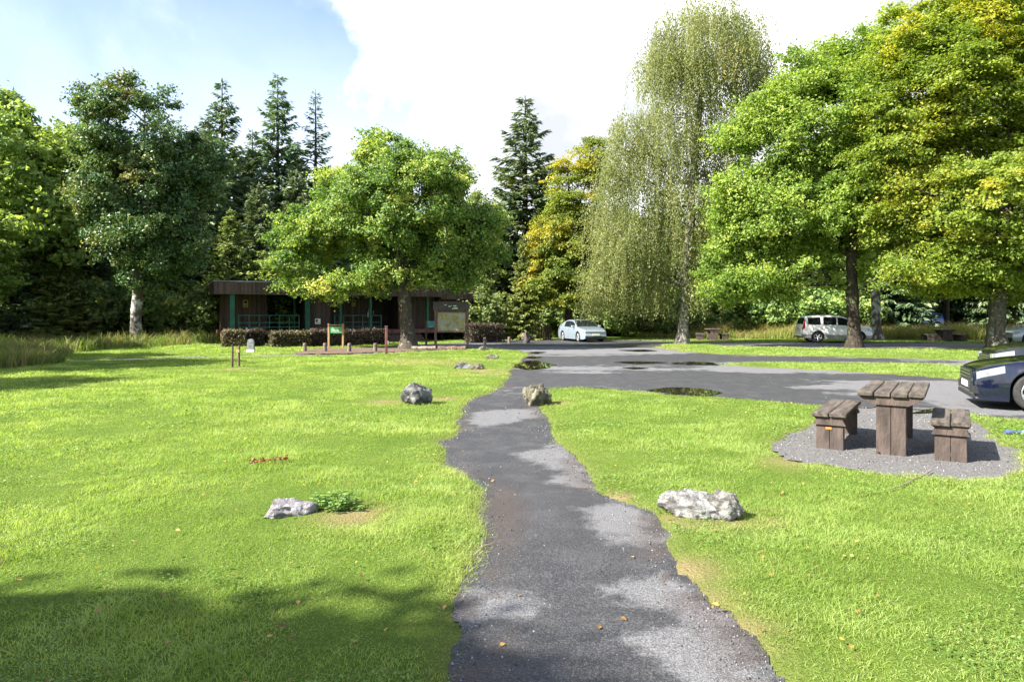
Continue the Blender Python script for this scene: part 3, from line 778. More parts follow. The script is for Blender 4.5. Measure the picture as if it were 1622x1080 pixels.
Y = 33.5; bx = AX(1580, Y)
be = broadleaf(71, lobes_at(Y, bx, [(1560,150,130,120), (1480,130,75,85), (1620,30,150,80), (1440,230,62,62), (1560,330,140,92), (1450,350,62,52), (1410,300,48,42), (1520,425,90,38), (1640,430,100,42), (1690,250,120,150), (1440,60,48,55), (1395,180,45,45), (1380,250,40,40), (1375,340,40,40), (1410,110,40,50), (1750,120,110,130), (1450,420,60,35)]),
               1050, 400000, .38, 3.0, 16, bk_grey, lf_beech, .155, 1.0, .45, up=1.1, outw=.35, droop=.28, bias=.62)
plant_tree('beech_tree', 'great beech with yellow tipped leaves spreading over the right of the car park', be, (bx, Y, 0))

# --- conifers
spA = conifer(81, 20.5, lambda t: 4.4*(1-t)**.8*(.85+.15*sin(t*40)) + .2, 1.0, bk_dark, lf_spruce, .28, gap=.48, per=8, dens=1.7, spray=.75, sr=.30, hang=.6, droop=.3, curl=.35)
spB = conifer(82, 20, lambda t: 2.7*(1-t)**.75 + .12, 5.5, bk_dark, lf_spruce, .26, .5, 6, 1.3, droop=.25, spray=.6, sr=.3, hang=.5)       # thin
spC = conifer(83, 15, lambda t: 3.3*(1-t)**.8 + .2, .6, bk_dark, lf_spruce_sun, .24, .36, 8, 1.9, droop=.3, hang=.7, spray=.6, sr=.36)          # skirted, sunlit tone painted into the needles
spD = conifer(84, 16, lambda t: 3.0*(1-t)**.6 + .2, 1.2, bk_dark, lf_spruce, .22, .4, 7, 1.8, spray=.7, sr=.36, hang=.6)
def P_(px, Y): return (AX(px, Y), Y, 0)
def top(py, Y, h): return AZ(py, Y)/h
plant_tree('spruce_tree', 'tallest dense dark spruce behind the pavilion roof', spA, P_(440, 56), 1, top(118, 56, 20.5), 'tall spruces behind the pavilion')
plant_tree('spruce_tree', 'dark spruce just right of the big sycamore crown', spA, P_(352, 54), 2.2, top(126, 54, 20.5), 'tall spruces behind the pavilion')
plant_tree('spruce_tree', 'thin see through spruce beside the white cloud edge', spB, P_(500, 57), .4, top(142, 57, 20), 'tall spruces behind the pavilion')
plant_tree('spruce_tree', 'dark pointed spruce between the oak and the yellowing beech', spA, P_(832, 58), 3.3, top(152, 58, 20.5)*1.35, sz=top(152, 58, 20.5))
plant_tree('spruce_tree', 'small low skirted spruce in sunlit needle colour at the right end of the pavilion', spC, P_(829, 48), .3, top(370, 48, 15)*.9, sz=top(370, 48, 15))  # added for the lit lower boughs of the tall spruce, sunlight in its colour

# --- the wood
wdA = broadleaf(91, [(0, 0, 9, 3.2, 3.2, 5.5), (.5, 0, 13, 2.4, 2.4, 3), (-1, 0, 5, 2.8, 2.8, 2.5)], 170, 20000, .24, 2.5, 13, bk_dark, lf_wood, .30, 1.0, .6, bias=.6)
wdB = broadleaf(92, [(0, 0, 7, 3.4, 3.2, 4.5), (1, 0, 10, 2.6, 2.6, 3)], 140, 15000, .2, 1.5, 11, bk_dark, lf_wood2, .30, 1.0, .55, bias=.6)
wdC = broadleaf(93, [(0, 0, 2.4, 2.6, 2.2, 1.9), (1.4, 0, 1.7, 1.8, 1.6, 1.3), (-1.5, .2, 1.6, 1.6, 1.6, 1.3)], 70, 8000, .08, .2, 2.5, bk_dark, lf_wood, .26, .75, .6, bias=.6)   # bush
RW = random.Random(5)
def wood(px, Y, py, kind, label, group, name=None):
    me, hh, nm = {'A': (wdA, 16, 'broadleaf_tree'), 'B': (wdB, 13, 'broadleaf_tree'), 'S': (spA, 20.5, 'spruce_tree'), 'T': (spB, 20, 'spruce_tree'), 'P': (spC, 15, 'spruce_tree'), 'D': (spD, 16, 'spruce_tree')}[kind]
    s = AZ(py, Y)/hh
    return plant_tree(nm, label, me, P_(px, Y), RW.random()*6.3, max(s, .75)*1.0, group, sz=s)
GL = 'trees of the dark wood on the left'; GRT = 'conifers of the wood behind the car park'; GM = 'trees of the wood behind the pavilion'
LBL = {'A': 'dark broadleaved tree', 'B': 'lighter green broadleaved tree', 'S': 'tall dark spruce', 'T': 'thin spruce', 'P': 'skirted spruce with sunlit needle colour', 'D': 'dark spruce'}
for px, Y, py, k in [(8, 45, 145, 'A'), (48, 43, 178, 'B'), (-75, 44, 130, 'S'), (-30, 44, 150, 'A'), (22, 47, 140, 'S'), (75, 46, 205, 'B'), (110, 50, 200, 'A'), (-110, 46, 160, 'S'), (-190, 43, 200, 'A'), (-20, 56, 190, 'D'), (60, 58, 240, 'D'), (150, 57, 215, 'A'), (205, 60, 230, 'B'), (265, 58, 240, 'D'), (320, 60, 200, 'D'), (-280, 48, 150, 'A'), (-60, 38, 330, 'B'), (140, 47, 330, 'D'), (95, 43, 400, 'P'), (290, 50, 330, 'D'), (20, 42, 360, 'D'), (-150, 37, 260, 'A'), (-380, 44, 180, 'S')]:
    wood(px, Y, py, k, LBL[k] + ' in the dark wood at the left edge', GL)
for px, Y, py, k in [(400, 59, 205, 'S'), (468, 60, 225, 'S'), (325, 53, 185, 'S'), (548, 61, 262, 'D'), (385, 58, 240, 'D'), (410, 50, 290, 'D'), (470, 54, 270, 'D'), (520, 60, 270, 'A'), (330, 50, 250, 'D'), (365, 47, 330, 'P'), (570, 58, 330, 'A'), (640, 58, 320, 'D'), (700, 56, 320, 'A'), (755, 53, 305, 'A'), (790, 58, 330, 'D'), (455, 49, 400, 'B'), (600, 54, 400, 'B'), (870, 60, 300, 'A'), (930, 60, 330, 'S'), (720, 50, 400, 'D')]:
    wood(px, Y, py, k, LBL[k] + ' in the wood behind the pavilion', GM)
for px, Y, py, k in [(985, 60, 330, 'A'), (1020, 56, 400, 'A'), (955, 57, 420, 'B'), (1060, 58, 290, 'D'), (1120, 60, 300, 'S'), (1150, 57, 370, 'P'), (1195, 58, 300, 'P'), (1240, 56, 330, 'P'), (1285, 60, 260, 'S'), (1325, 57, 330, 'P'), (1350, 62, 260, 'D'), (1420, 58, 250, 'D'), (1455, 62, 300, 'D'), (1500, 59, 240, 'T'), (1540, 61, 250, 'D'), (1590, 58, 240, 'D'), (1640, 60, 250, 'D'), (1690, 57, 260, 'S'), (1750, 60, 240, 'D'), (1820, 57, 250, 'S'), (1900, 60, 220, 'D'), (1480, 66, 280, 'D'), (1570, 68, 280, 'D'), (1400, 66, 240, 'S'), (1990, 55, 200, 'S')]:
    wood(px, Y, py, k, LBL[k] + ' in the wood beyond the car park', GRT)
li = broadleaf(95, [(0, 0, 9, 3.0, 3.0, 3.6), (0, 0, 6, 2.2, 2.2, 1.6)], 90, 11000, .30, 4.2, 10, bk_lich, lf_wood, .26, .95, .6)
plant_tree('lichened_tree', 'pale lichened trunk behind the nose of the white estate car', li, P_(1389, 48), 0)
for i, (px, Y, s) in enumerate([(30, 43, .9), (120, 45, 1.1), (180, 48, 1.0), (270, 48, 1.2), (340, 46, 1.0), (420, 47, .8), (980, 55, 1.0), (1030, 54, .9), (1110, 56, 1.1), (1210, 55.5, .9), (1270, 56, 1.1), (-60, 42, 1.2), (935, 56, .9), (870, 54, .8), (1345, 57, 1.0), (760, 49, .9), (1165, 57, 1.2), (310, 51, 1.4), (230, 53, 1.5), (80, 50, 1.5)]):
    plant_tree('bush', 'dark leafy bush in the undergrowth along the wood edge', wdC, P_(px, Y), RW.random()*6, s, 'bushes along the wood edge', 'bush')

# far wood that reads as one dark mass
rg = np.random.default_rng(99); n = 42000
px_ = rg.uniform(-75, 85, n); yy = rg.uniform(68, 90, n); hh = 10.5 + 3*fbm(px_, yy, .12, 3) - 3.0*np.exp(-((px_+4)/13)**2)
zz = hh*rg.random(n)**.8
V, Q = leaves(np.column_stack([px_, yy, zz]), unit(rg.normal(size=(n, 3))+np.array([0, -.3, .5])), .8*(.6+.8*rg.random(n)), .7, rg)
tag(obj('far_wood', np_mesh('far_wood', V, Q, None, {'rnd': np.clip(.4+.2*rg.normal(size=n), 0, 1)}, False, [lf_wood])), 'dark mass of the wood far behind the first trees', 'wood', kind='stuff')

# the tree beside the viewpoint whose shade lies on the lawn
sid = broadleaf(97, [(0, 0, 9.0, 2.5, .95, 1.3), (-3.6, .1, 8.6, 2.6, 1.1, 1.5), (-1.2, -1.6, 9.3, 2.6, 1.4, 1.6), (-6, -.6, 8.6, 2.5, 1.4, 1.5), (1.6, -.5, 9.2, 1.2, .7, 1.0)], 300, 80000, .3, 3, 9.5, bk_grey, lf_green, .24, .75, .6, bias=.8, gap=-1)
plant_tree('maple_tree', 'green tree just outside the left of the view shading the near lawn', sid, (-12.9, -2.05, 0), 0)
for i, (x_, y_, s_) in enumerate([(-28.5, 9.5, 1.0), (-30, 15.5, 1.1), (-33, 20.5, 1.05), (-38, 27, 1.1)]):
    plant_tree('broadleaf_tree', 'dark broadleaved tree in the row shading the far left of the lawn', wdA, (x_, y_, 0), i*1.3, s_, 'row of trees left of the lawn')
# ------------------------------------------------------------------ materials for built things
def boards(name, c1, c2, pitch=.14, axis=0):
    m, t, b = newmat(name)
    co = t.coord('Object'); sep = t.new('ShaderNodeSeparateXYZ'); t.ln(co, sep.inputs[0])
    x = t.math('DIVIDE', sep.outputs[axis], pitch)
    fr = t.math('FRACT', x); ed = t.math('MINIMUM', fr, t.math('SUBTRACT', 1.0, fr))
    gr = t.ramp(ed, [(.02, 0.0), (.07, 1.0)])
    wn = t.new('ShaderNodeTexWhiteNoise', _noise_dimensions='1D'); t.ln(t.math('FLOOR', x), wn.inputs['W'])
    n = t.noise(t.coord('Object', (1, 1, .15) if axis == 0 else (.15, 1, 1)), 14, 6, .65)
    f = t.math('ADD', t.math('MULTIPLY', n, .6), t.math('MULTIPLY', wn.outputs[0], .4))
    t.ln(t.ramp(f, [(.3, c1), (.75, c2)]), b.inputs['Base Color']); b.inputs['Roughness'].default_value = .7
    bn = t.new('ShaderNodeBump', Strength=1, Distance=.02); t.ln(t.math('ADD', gr, t.math('MULTIPLY', n, .2)), bn.inputs['Height']); t.ln(bn.outputs[0], b.inputs['Normal'])
    return m
m_board = boards('brown_boards', (.030, .016, .012), (.085, .048, .038))
m_fascia = boards('fascia_boards', (.05, .026, .022), (.12, .07, .058), .11)
m_green = pm('green_paint', (.003, .06, .038), (.006, .11, .065), 4, .45, .1)
m_deck = boards('deck_red', (.10, .03, .03), (.20, .075, .07), .15)
m_dark = pm('dark_inside', (.012, .010, .009), (.03, .024, .02), 3, .85)
m_felt = pm('roof_felt', (.16, .16, .165), (.34, .34, .35), 2, .7, .3)
m_rail = pm('rail_green', (.008, .065, .048), (.014, .12, .085), 4, .4)
m_yellow = pm('sign_yellow', (.28, .23, .02), (.36, .31, .04), 5, .5)
m_white = pm('sign_white', (.62, .62, .62), (.75, .75, .75), 5, .5)
m_black = pm('black_mark', (.015, .015, .015), None)
m_glass = pm('window_glass', (.012, .014, .016), None, rough=.04, spec=.6)
m_wood = pm('weathered_wood', (.10, .075, .055), (.32, .26, .20), 3, .85, .6, 18, stretch=(6, 6, .6), detail=8)
m_post = pm('post_brown', (.055, .032, .026), (.16, .095, .075), 4, .8, .5, 20, stretch=(5, 5, .6))
m_tan = pm('post_tan', (.22, .13, .06), (.42, .28, .14), 4, .75, .4, 20, stretch=(5, 5, .6))
m_boll = pm('bollard_wood', (.06, .042, .032), (.22, .165, .13), 5, .85, .6, 20, stretch=(5, 5, .7))

# ------------------------------------------------------------------ pavilion
BA = Vector((-17.4, 40, 0)); BYAW = math.atan2(8, 15.6); bdx, bdy = cos(BYAW), sin(BYAW)
def S_(px):
    k = (px-CX)/F; return (k*BA.y - BA.x)/(bdx - k*bdy)
def BZ(px, py):
    y = BA.y + S_(px)*bdy; return H - (py-HZ)*y/F
pav = empty('pavilion', BA, BYAW, 'long low dark brown timber pavilion with green pillars and a flat boarded roof edge', 'building')
s0, s1, s2, s3 = -.02, S_(700), S_(742), S_(772)
roof = MB()
roof.box(s0, s1, 0, 8.2, 3.0, 3.70); roof.box(s1+.004, s2, .25, 7.9, 2.86, 3.47); roof.box(s2+.004, s3, .45, 7.6, 2.72, 3.22)
ro = roof.build('roof', m_dark, pav)
fa = MB(); fa.box(s0-.04, s1+.02, -.06, -.004, 2.97, 3.70); fa.box(s0-.045, s0-.004, -.004, 8.2, 2.97, 3.70)
fa.box(s1+.024, s2+.02, .19, .246, 2.83, 3.47); fa.box(s2+.024, s3+.03, .39, .446, 2.69, 3.22); fa.box(s3+.004, s3+.045, .45, 7.6, 2.69, 3.22)
fa.build('fascia', m_fascia, ro)
fl = MB(); fl.box(s0-.07, s1+.03, -.09, 8.25, 3.703, 3.78, .01); fl.box(s1+.034, s2+.03, .16, 7.95, 3.473, 3.545, .01); fl.box(s2+.034, s3+.05, .36, 7.65, 3.223, 3.29, .01)
fl.build('roof_felt', m_felt, ro)
dk = MB(); dk.box(s0+.35, s3-.3, .15, 7.8, .55, .80); dk.build('deck', m_deck, pav)
pl = MB()
for s in np.linspace(s0+.8, s3-.8, 8): pl.box(s-.1, s+.1, .8, 1.05, -.1, .548); pl.box(s-.1, s+.1, 6, 6.3, -.1, .548)
pl.box(s0+1, s3-.6, 3.2, 3.4, -.1, .545)
pl.build('footing', m_dark, pav)
b1, b2 = S_(432), S_(472)
wl = MB()
wl.box(s0+.55, b1, 2.4, 7.6, .802, 2.998)                # left block, set back
wl.box(S_(493), S_(526), .45, 7.6, .802, 2.998)          # panel right of the breezeway
wl.box(S_(526)+.002, S_(606), 2.6, 7.6, .802, 2.998)
wl.box(S_(640), S_(700), 1.2, 7.6, .802, 2.998)
wl.box(S_(700)+.004, S_(742), .75, 7.3, .802, 2.858); wl.box(S_(742)+.004, S_(757), .85, 7.2, .802, 2.718); wl.box(S_(757)+.002, s3-.4, 2.4, 7.2, .802, 2.718)
wl.build('wall', m_board, pav)
d = MB(); d.box(S_(607), S_(639), 3.0, 3.08, .802, 2.85); do = d.build('door', m_dark, pav)
d = MB(); d.tube((S_(611), 2.93, 1.8), (S_(611), 2.93, 2.05), .02); d.build('handle', m_white, do)
for px, w_, y0 in [(368.5, .27, .12), (488, .28, .12), (541, .13, .15), (588.5, .14, .15), (681, .16, .4), (762.5, .26, .62), (477, .10, 2.3)]:
    p = MB(); s = S_(px); p.box(s-w_/2, s+w_/2, y0, y0+.22, .50, 2.995 if px < 700 else 2.715, .01); p.build('pillar', m_green, pav)
def rail(sa, sb, y, n):
    r = MB()
    for z in (1.0, 1.28, 1.72): r.box(sa, sb, y-.02, y+.02, z-.022, z+.022)
    for s in np.linspace(sa, sb, n): r.box(s-.024, s+.024, y-.024, y+.024, .802, 1.74)
    r.build('railing', m_rail, pav)
rail(S_(379), S_(475), .28, 7); rail(S_(546), S_(606), .3, 5); rail(S_(532), S_(539), .3, 2)
st = MB()
for i in range(4): st.box(S_(612), S_(668), -.75+.3*i, .15, .02+i*.135, .14+i*.135)
st.build('step', m_post, pav)
def notice(px, py, w_, h_, y, mt, label, marks, cat='sign'):
    s = S_(px); z = BZ(px, py); a = BA + Vector((bdx*s - bdy*y, bdy*s + bdx*y, z))
    e = empty('notice', a, BYAW, label, cat)
    q = MB(); q.box(-w_/2, w_/2, -.02, 0, -h_/2, h_/2, .003); q.build('panel', mt, e)
    q = MB()
    for (x0, x1, z0, z1) in marks: q.box(x0*w_, x1*w_, -.0235, -.0205, z0*h_, z1*h_)
    q.build('print', m_black if mt is not m_black else m_white, e)
mk = [(-.3, .3, .05, .38), (-.36, .36, -.2, -.14), (-.36, .36, -.33, -.27), (-.36, .2, -.44, -.4)]
notice(396, 480, .30, .46, 2.38, m_yellow, 'yellow warning notice on the boarded wall of the left veranda bay', mk)
notice(576, 479, .26, .42, 2.58, m_yellow, 'yellow warning notice deep in the shade of the right veranda bay', mk)
notice(505.5, 509, .34, .34, .42, m_white, 'small square white notice on the brown panel left of the green sign', [(-.36, .0, -.1, .35), (-.36, .36, -.3, -.22)])
notice(602, 498, .28, .34, 2.55, m_white, 'white paper notice beside the dark pavilion doorway', [(-.36, .36, .2, .28), (-.36, .36, 0, .06), (-.36, .1, -.2, -.14)])
notice(602.5, 491, .16, .20, 2.55, m_white, 'smaller white paper pinned above the notice by the dark doorway', [(-.3, .3, .0, .2)])

# ------------------------------------------------------------------ hedges: clipped, made of leaves on a twig core; sun and shade coloured into the leaves
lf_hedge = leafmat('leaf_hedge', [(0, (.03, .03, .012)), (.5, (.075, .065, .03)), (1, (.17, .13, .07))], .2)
lf_hedge_shade = leafmat('leaf_hedge_shade', [(0, (.02, .016, .01)), (.5, (.05, .036, .024)), (1, (.10, .07, .045))], .15)  # darker copy of the hedge leaves, shade put into the colour
def hedge(label, pa, pb, th, h0, h1, lm, seed, n=6000):
    rg = np.random.default_rng(seed); a, b_ = np.array(pa), np.array(pb); L = np.linalg.norm(b_-a); rz = math.atan2(*(b_-a)[::-1])
    e = empty('hedge', (*((a+b_)/2), 0), rz, label, 'hedge')
    u = rg.uniform(-1, 1, (n, 3)); k = rg.integers(0, 3, n); k = np.where(rg.random(n) < .35, 2, k)
    s = np.sign(u[np.arange(n), k]); u[np.arange(n), k] = s*(1-.25*rg.random(n)**2)
    X = u*np.array([L/2, th/2, (h1-h0)/2]) + np.array([0, 0, (h0+h1)/2])
    X += rg.normal(size=X.shape)*.05; X[:, 2] += .12*(vn(X[:, 0]+seed*9, X[:, 1], 1.5)-.5) ; X[:, 2] = np.maximum(X[:, 2], .03)
    V, Q = leaves(X, unit(u*.6+rg.normal(size=(n, 3))), .10*(.6+.8*rg.random(n)), .6, rg)
    obj('crown', np_mesh('crown', V, Q, None, {'rnd': np.clip(.5+.25*rg.normal(size=n), 0, 1)}, False, [lm]), e)
    m = 260; c = rg.uniform(-1, 1, (m, 2))*np.array([L/2*.96, th/2*.7]); dz = rg.normal(size=(m, 2))*.12
    v, q = tubes(np.column_stack([c*.97, np.full(m, -.03)]), np.column_stack([c+dz, np.full(m, h1*.9)]), np.full(m, .012), np.full(m, .006), 4)
    obj('stem', np_mesh('stem', v, q, None, None, False, [bk_dark]), e)
def PY(px, Y): return (AX(px, Y), Y)
hedge('clipped brown hedge coloured as sunlit below the railed left veranda', PY(429, 36.6), PY(490, 37.4), 1.0, .05, 1.02-.22, lf_hedge, 1)
hedge('clipped hedge coloured as shaded behind the green sign on two tan posts', PY(492, 37.5), PY(609, 40.0), 1.0, .05, .86, lf_hedge_shade, 2, 9000)
hedge('short hedge coloured as shaded at the left end of the pavilion veranda', PY(389, 38.0), PY(416, 38.4), .9, .05, .86, lf_hedge_shade, 3, 3000)
hedge('dark hedge at the right end of the pavilion by the pale spruce', PY(741, 43.5), PY(794, 44.5), 1.2, .05, 1.15, lf_hedge_shade, 4)

# ------------------------------------------------------------------ signs, boards, posts
def two_post(name, label, px0, px1, Y, ztop, zb0, zb1, mp, mb, cat, pw=.10):
    x0, x1 = AX(px0, Y), AX(px1, Y); e = empty(name, ((x0+x1)/2, Y, 0), 0, label, cat); w_ = (x1-x0)/2
    for s in (-1, 1):
        p = MB(); p.box(s*w_-pw/2, s*w_+pw/2, -pw/2, pw/2, -.1, ztop, .012); p.build('post', mp, e)
    p = MB(); p.box(-w_+pw/2+.002, w_-pw/2-.002, -.025, .025, zb0, zb1, .005); return e, p.build('panel', mb, e), w_
Y = 36.0
m_gsign = pm('green_sign', (.05, .22, .08), (.09, .30, .12), 6, .5)
m_gpale = pm('sign_pale', (.35, .50, .33), (.42, .55, .38), 6, .5)
e, bd, w_ = two_post('information_sign', 'green information sign between two tan wooden posts in front of the hedge', 521, 543.5, Y, 1.28, .78, 1.14, m_tan, m_gsign, 'sign')
p = MB()
for i, z in enumerate((1.06, 1.0, .94, .88)): p.box(-w_*.62, w_*(.55-.1*(i % 2)), -.0285, -.0255, z-.014, z+.014)
p.build('print', m_gpale, bd)
p = MB(); p.box(-w_+.052, w_-.052, -.03, .03, 1.19, 1.24, .006); p.build('rail', m_tan, e)

Y = 35.0
m, t, b = newmat('map_print'); m_map = m  # print colours dimmed to carry the shade on the board
n = t.noise(t.coord('Object'), 3.2, 6, .6, .6)
c = t.ramp(n, [(.30, (.10, .12, .03)), (.42, (.20, .17, .05)), (.48, (.22, .18, .08)), (.52, (.18, .19, .18)), (.60, (.26, .26, .26)), (.66, (.16, .11, .05)), (.75, (.07, .08, .03))], 'CONSTANT')
n2 = t.noise(t.coord('Object'), 9, 4); c = t.mix(t.ramp(n2, [(.55, 0.0), (.6, .5)]), c, (.28, .27, .10))
t.ln(c, b.inputs['Base Color']); b.inputs['Roughness'].default_value = .25
e, bd, w_ = two_post('map_board', 'large map board with a dark header on two brown posts beside the oak trunk', 690, 740.5, Y, 2.40, .92, 1.86, m_post, m_map, 'notice board', .12)
p = MB(); p.box(-w_-.12, w_+.06, -.07, -.0605, 1.96, 2.42, .004); p.build('header', pm('header_brown', (.022, .014, .012), (.05, .034, .03), 5, .5), e)
p = MB()
for z0, z1 in ((.84, .918), (1.862, 1.94)): p.box(-w_+.062, w_-.062, -.05, .05, z0, z1, .008)
for s in (-1, 1): p.box(s*(w_-.085)-.022, s*(w_-.085)+.022, -.05, .05, .92, 1.86)
p.build('frame', m_post, e)
for x_, z, s in ((-.3, 2.25, .05), (-.1, 2.18, .06), (-.02, 2.2, .04), (.18, 2.2, .08), (.22, 2.08, .1), (.1, 2.06, .06)):
    p = MB(); p.box(x_-s, x_+s, -.0745, -.0715, z-s*.35, z+s*.35); p.build('emblem', m_gpale, e)

Y = 36.3
e = empty('post_sign', (AX(675, Y), Y, 0), 0, 'small blue and green sign on a single post beside the map board', 'sign')
p = MB(); p.box(-.05, .05, -.05, .05, -.1, 1.45, .008); p.build('post', m_post, e)
m, t, b = newmat('bluegreen_print')
t.ln(t.ramp(t.noise(t.coord('Object'), 9, 3), [(.4, (.03, .22, .30)), (.5, (.06, .32, .24)), (.6, (.25, .42, .08))], 'CONSTANT'), b.inputs['Base Color'])
p = MB(); p.box(.06, .46, -.03, 0, 1.06, 1.42, .004); p.build('panel', m, e)
for lab, px, Y, zt, wd in [('tall slim reddish post at the lawn edge left of the oak trunk', 612, 29.5, 1.26, .11)]:
    e = empty('marker_post', (AX(px, Y), Y, 0), .2, lab, 'post')
    p = MB(); p.box(-wd/2, wd/2, -wd/2, wd/2, -.1, zt-.06, .01); p.build('shaft', pm('post_red', (.10, .035, .03), (.22, .09, .08), 4, .8, .4, 20), e)
    p = MB(); p.box(-wd/2-.012, wd/2+.012, -wd/2-.012, wd/2+.012, zt-.058, zt, .015); p.build('cap', m_post, e)
    p = MB(); p.box(wd/2+.002, wd/2+.03, -.05, .05, .45, .62, .005); p.build('waymark', m_white, e)

# bollards
def bollard_mesh():
    p = MB(); p.lathe([(.0, -.1), (.092, -.1), (.09, .36), (.08, .395), (.05, .41), (0, .412)], 14); return p
bp = None
BL = [('leftmost of the short wooden bollards before the lit hedge', 483, 32.4), ('short wooden bollard just left of the green sign', 515, 32.4), ('short wooden bollard just right of the green sign', 553.5, 32.2), ('short wooden bollard left of the tall reddish post', 594.5, 32.2), ('dark bollard right of the map board', 768, 40.5), ('dark bollard on the asphalt beside the dark boulder', 806.5, 41.8)]
for lab, px, Y in BL:
    if bp is None:
        e = empty('bollard', (AX(px, Y), Y, 0), 0, lab, 'bollard', 'bollards around the pavilion forecourt'); bp = e
        bollard_mesh().build('shaft', m_boll, e, smooth=40)
        q = MB(); q.lathe([(.0915, .27), (.0945, .275), (.0945, .315), (.0905, .32)], 14); q.build('band', m_post, e, smooth=40)
    else:
        e = copy_tree(bp); e.location = (AX(px, Y), Y, 0); e.rotation_euler.z = px; tag(e, lab)
# low fence posts by the silver car
fp = None
for i, px in enumerate([842, 848, 853.5, 858, 861.5, 865, 868.5, 872]):
    Y = 47.5 + .25*i
    lab = ['leftmost short red brown stake of the row left of the silver car', None][min(i, 1)] or 'short red brown stake in the close row left of the silver car'
    p = MB(); p.box(-.06, .06, -.06, .06, -.1, .88 + .06*((i*7) % 3), .02)
    q = p.build('stake', m_post, None, (AX(px, Y), Y, 0), i*.4); tag(q, lab, 'post', 'row of stakes left of the silver car')

# standing stone
rgk = random.Random(4)
m_stone = pm('stone_grey', (.10, .10, .10), (.30, .30, .30), 9, .9, .6, 30)
e = empty('standing_stone', (*PY(397.5, 31.2), 0), .1, 'small upright grey stone marker with a white foot on the lawn', 'stone marker')
p = MB(); p.prism([(-.15, .16), (.15, .16), (.15, .50), (.11, .60), (.05, .635), (-.06, .635), (-.12, .60), (-.15, .5)], -.08, .08); p.build('slab', m_stone, e)
p = MB(); p.box(-.18, .18, -.11, .11, -.05, .158, .02); p.build('foot', pm('stone_white', (.5, .5, .5), (.66, .66, .66), 6, .8), e)

# two short stakes with a tag, and the hedge end behind them, sunlight put into its leaf colour
Y = 22.4; e = empty('stake_pair', (AX(372, Y), Y, 0), 0, 'pair of short dark stakes with a small tan tag on a bare mulch spot', 'post')
for x_, y_, h_ in ((-.04, -.10, .70), (.07, .16, .72)):
    p = MB(); p.tube((x_, y_, -.05), (x_+.01, y_, h_), .036, .033, 10); p.build('stake', m_post, e, smooth=40)
p = MB(); p.box(-.0, .11, .105, .122, .48, .58, .005); p.build('tag', pm('tie_tan', (.35, .25, .12), None), e)
hedge('rounded brown hedge end coloured as sunlit left of the pavilion veranda', PY(354, 37.3), PY(388, 37.6), 1.0, .05, .84, leafmat('leaf_hedge_sun', [(0, (.06, .05, .025)), (.5, (.13, .105, .06)), (1, (.25, .20, .13))], .25), 5, 5000)

# ------------------------------------------------------------------ rocks
def rock_mesh(name, rx, ry, rz_, seed, mats, rough=.22, sharp=1.6, cuts=9, sub=44):
    rg = np.random.default_rng(seed); nu, nv = sub*2, sub
    U, Vv = np.meshgrid(np.arange(nu)/nu*2*pi, np.linspace(.02, pi-.02, nv)); d = np.stack([np.cos(U)*np.sin(Vv), np.sin(U)*np.sin(Vv), np.cos(Vv)], -1).reshape(-1, 3)
    r = np.ones(len(d))
    for i in range(cuts):                       # faceted by random planes
        nrm = unit(rg.normal(size=3)); k = .62 + .3*rg.random(); c = d@nrm
        r = np.where(c*r > k, k/np.maximum(c, 1e-3), r)
    p = d*r[:, None]
    f = fbm(p[:, 0]*2+seed, p[:, 1]*2+p[:, 2]*1.7, 1.2, 4)-.5; f2 = fbm(p[:, 0]*2+p[:, 2]+seed*3, p[:, 1]*2-p[:, 2], 5, 3)-.5
    f3 = fbm(p[:, 0]*9+p[:, 2]*5, p[:, 1]*9-p[:, 2]*4+seed, 2.2, 3)-.5; p = p*(1+rough*f*2+.16*f2+.08*f3)[:, None]*np.array([rx, ry, rz_])
    idx = np.arange(nu*nv).reshape(nv, nu); q = np.stack([idx[:-1], np.roll(idx[:-1], -1, 1), np.roll(idx[1:], -1, 1), idx[1:]], -1).reshape(-1, 4)
    return np_mesh(name, p, q[:, ::-1], None, None, True, mats)
def rockmat(name, c1, c2, c3, s=4, lo=.5):
    m, t, b = newmat(name); co = t.coord('Object')
    n = t.noise(co, s, 8, .68); n2 = t.noise(co, s*3, 6, .7)
    c = t.mix(t.ramp(n, [(lo-.07, 0.0), (lo+.07, 1.0)]), t.ramp(n2, [(.3, c1), (.7, c2)]), c3)
    t.ln(c, b.inputs['Base Color']); b.inputs['Roughness'].default_value = .92; b.inputs['Specular IOR Level'].default_value = .15
    bn = t.new('ShaderNodeBump', Strength=1, Distance=.06); t.ln(t.math('ADD', n2, t.math('MULTIPLY', n, .6)), bn.inputs['Height']); t.ln(bn.outputs[0], b.inputs['Normal']); return m
rm_grey = rockmat('rock_grey', (.025, .025, .024), (.12, .12, .118), (.24, .24, .235), 5, .52)
rm_pale = rockmat('rock_pale', (.07, .065, .06), (.26, .255, .245), (.38, .375, .36), 6, .50)
rm_moss = rockmat('rock_moss', (.035, .03, .02), (.15, .135, .10), (.22, .21, .15), 6)
rm_purp = rockmat('rock_mauve', (.09, .08, .085), (.22, .20, .215), (.31, .295, .31), 5)
def rock(label, px, Y, z, rx, ry, rz_, seed, mt, rz=0, tilt=(0, 0), **kw):
    o = obj('rock', rock_mesh('rock', rx, ry, rz_, seed, [mt], **kw), None, (AX(px, Y), Y, z), rz)
    o.rotation_euler = (tilt[0], tilt[1], rz); return tag(o, label, 'rock')
rock('rounded grey boulder left of the path on a strawy patch', 661, 13.1, .17, .29, .26, .26, 3, rm_grey, .3, cuts=7)
rock('pointed mossy rock at the corner where path meets car park', 850, 13.0, .10, .27, .26, .34, 8, rm_moss, 1.1, (0, -.25), cuts=12, rough=.3)
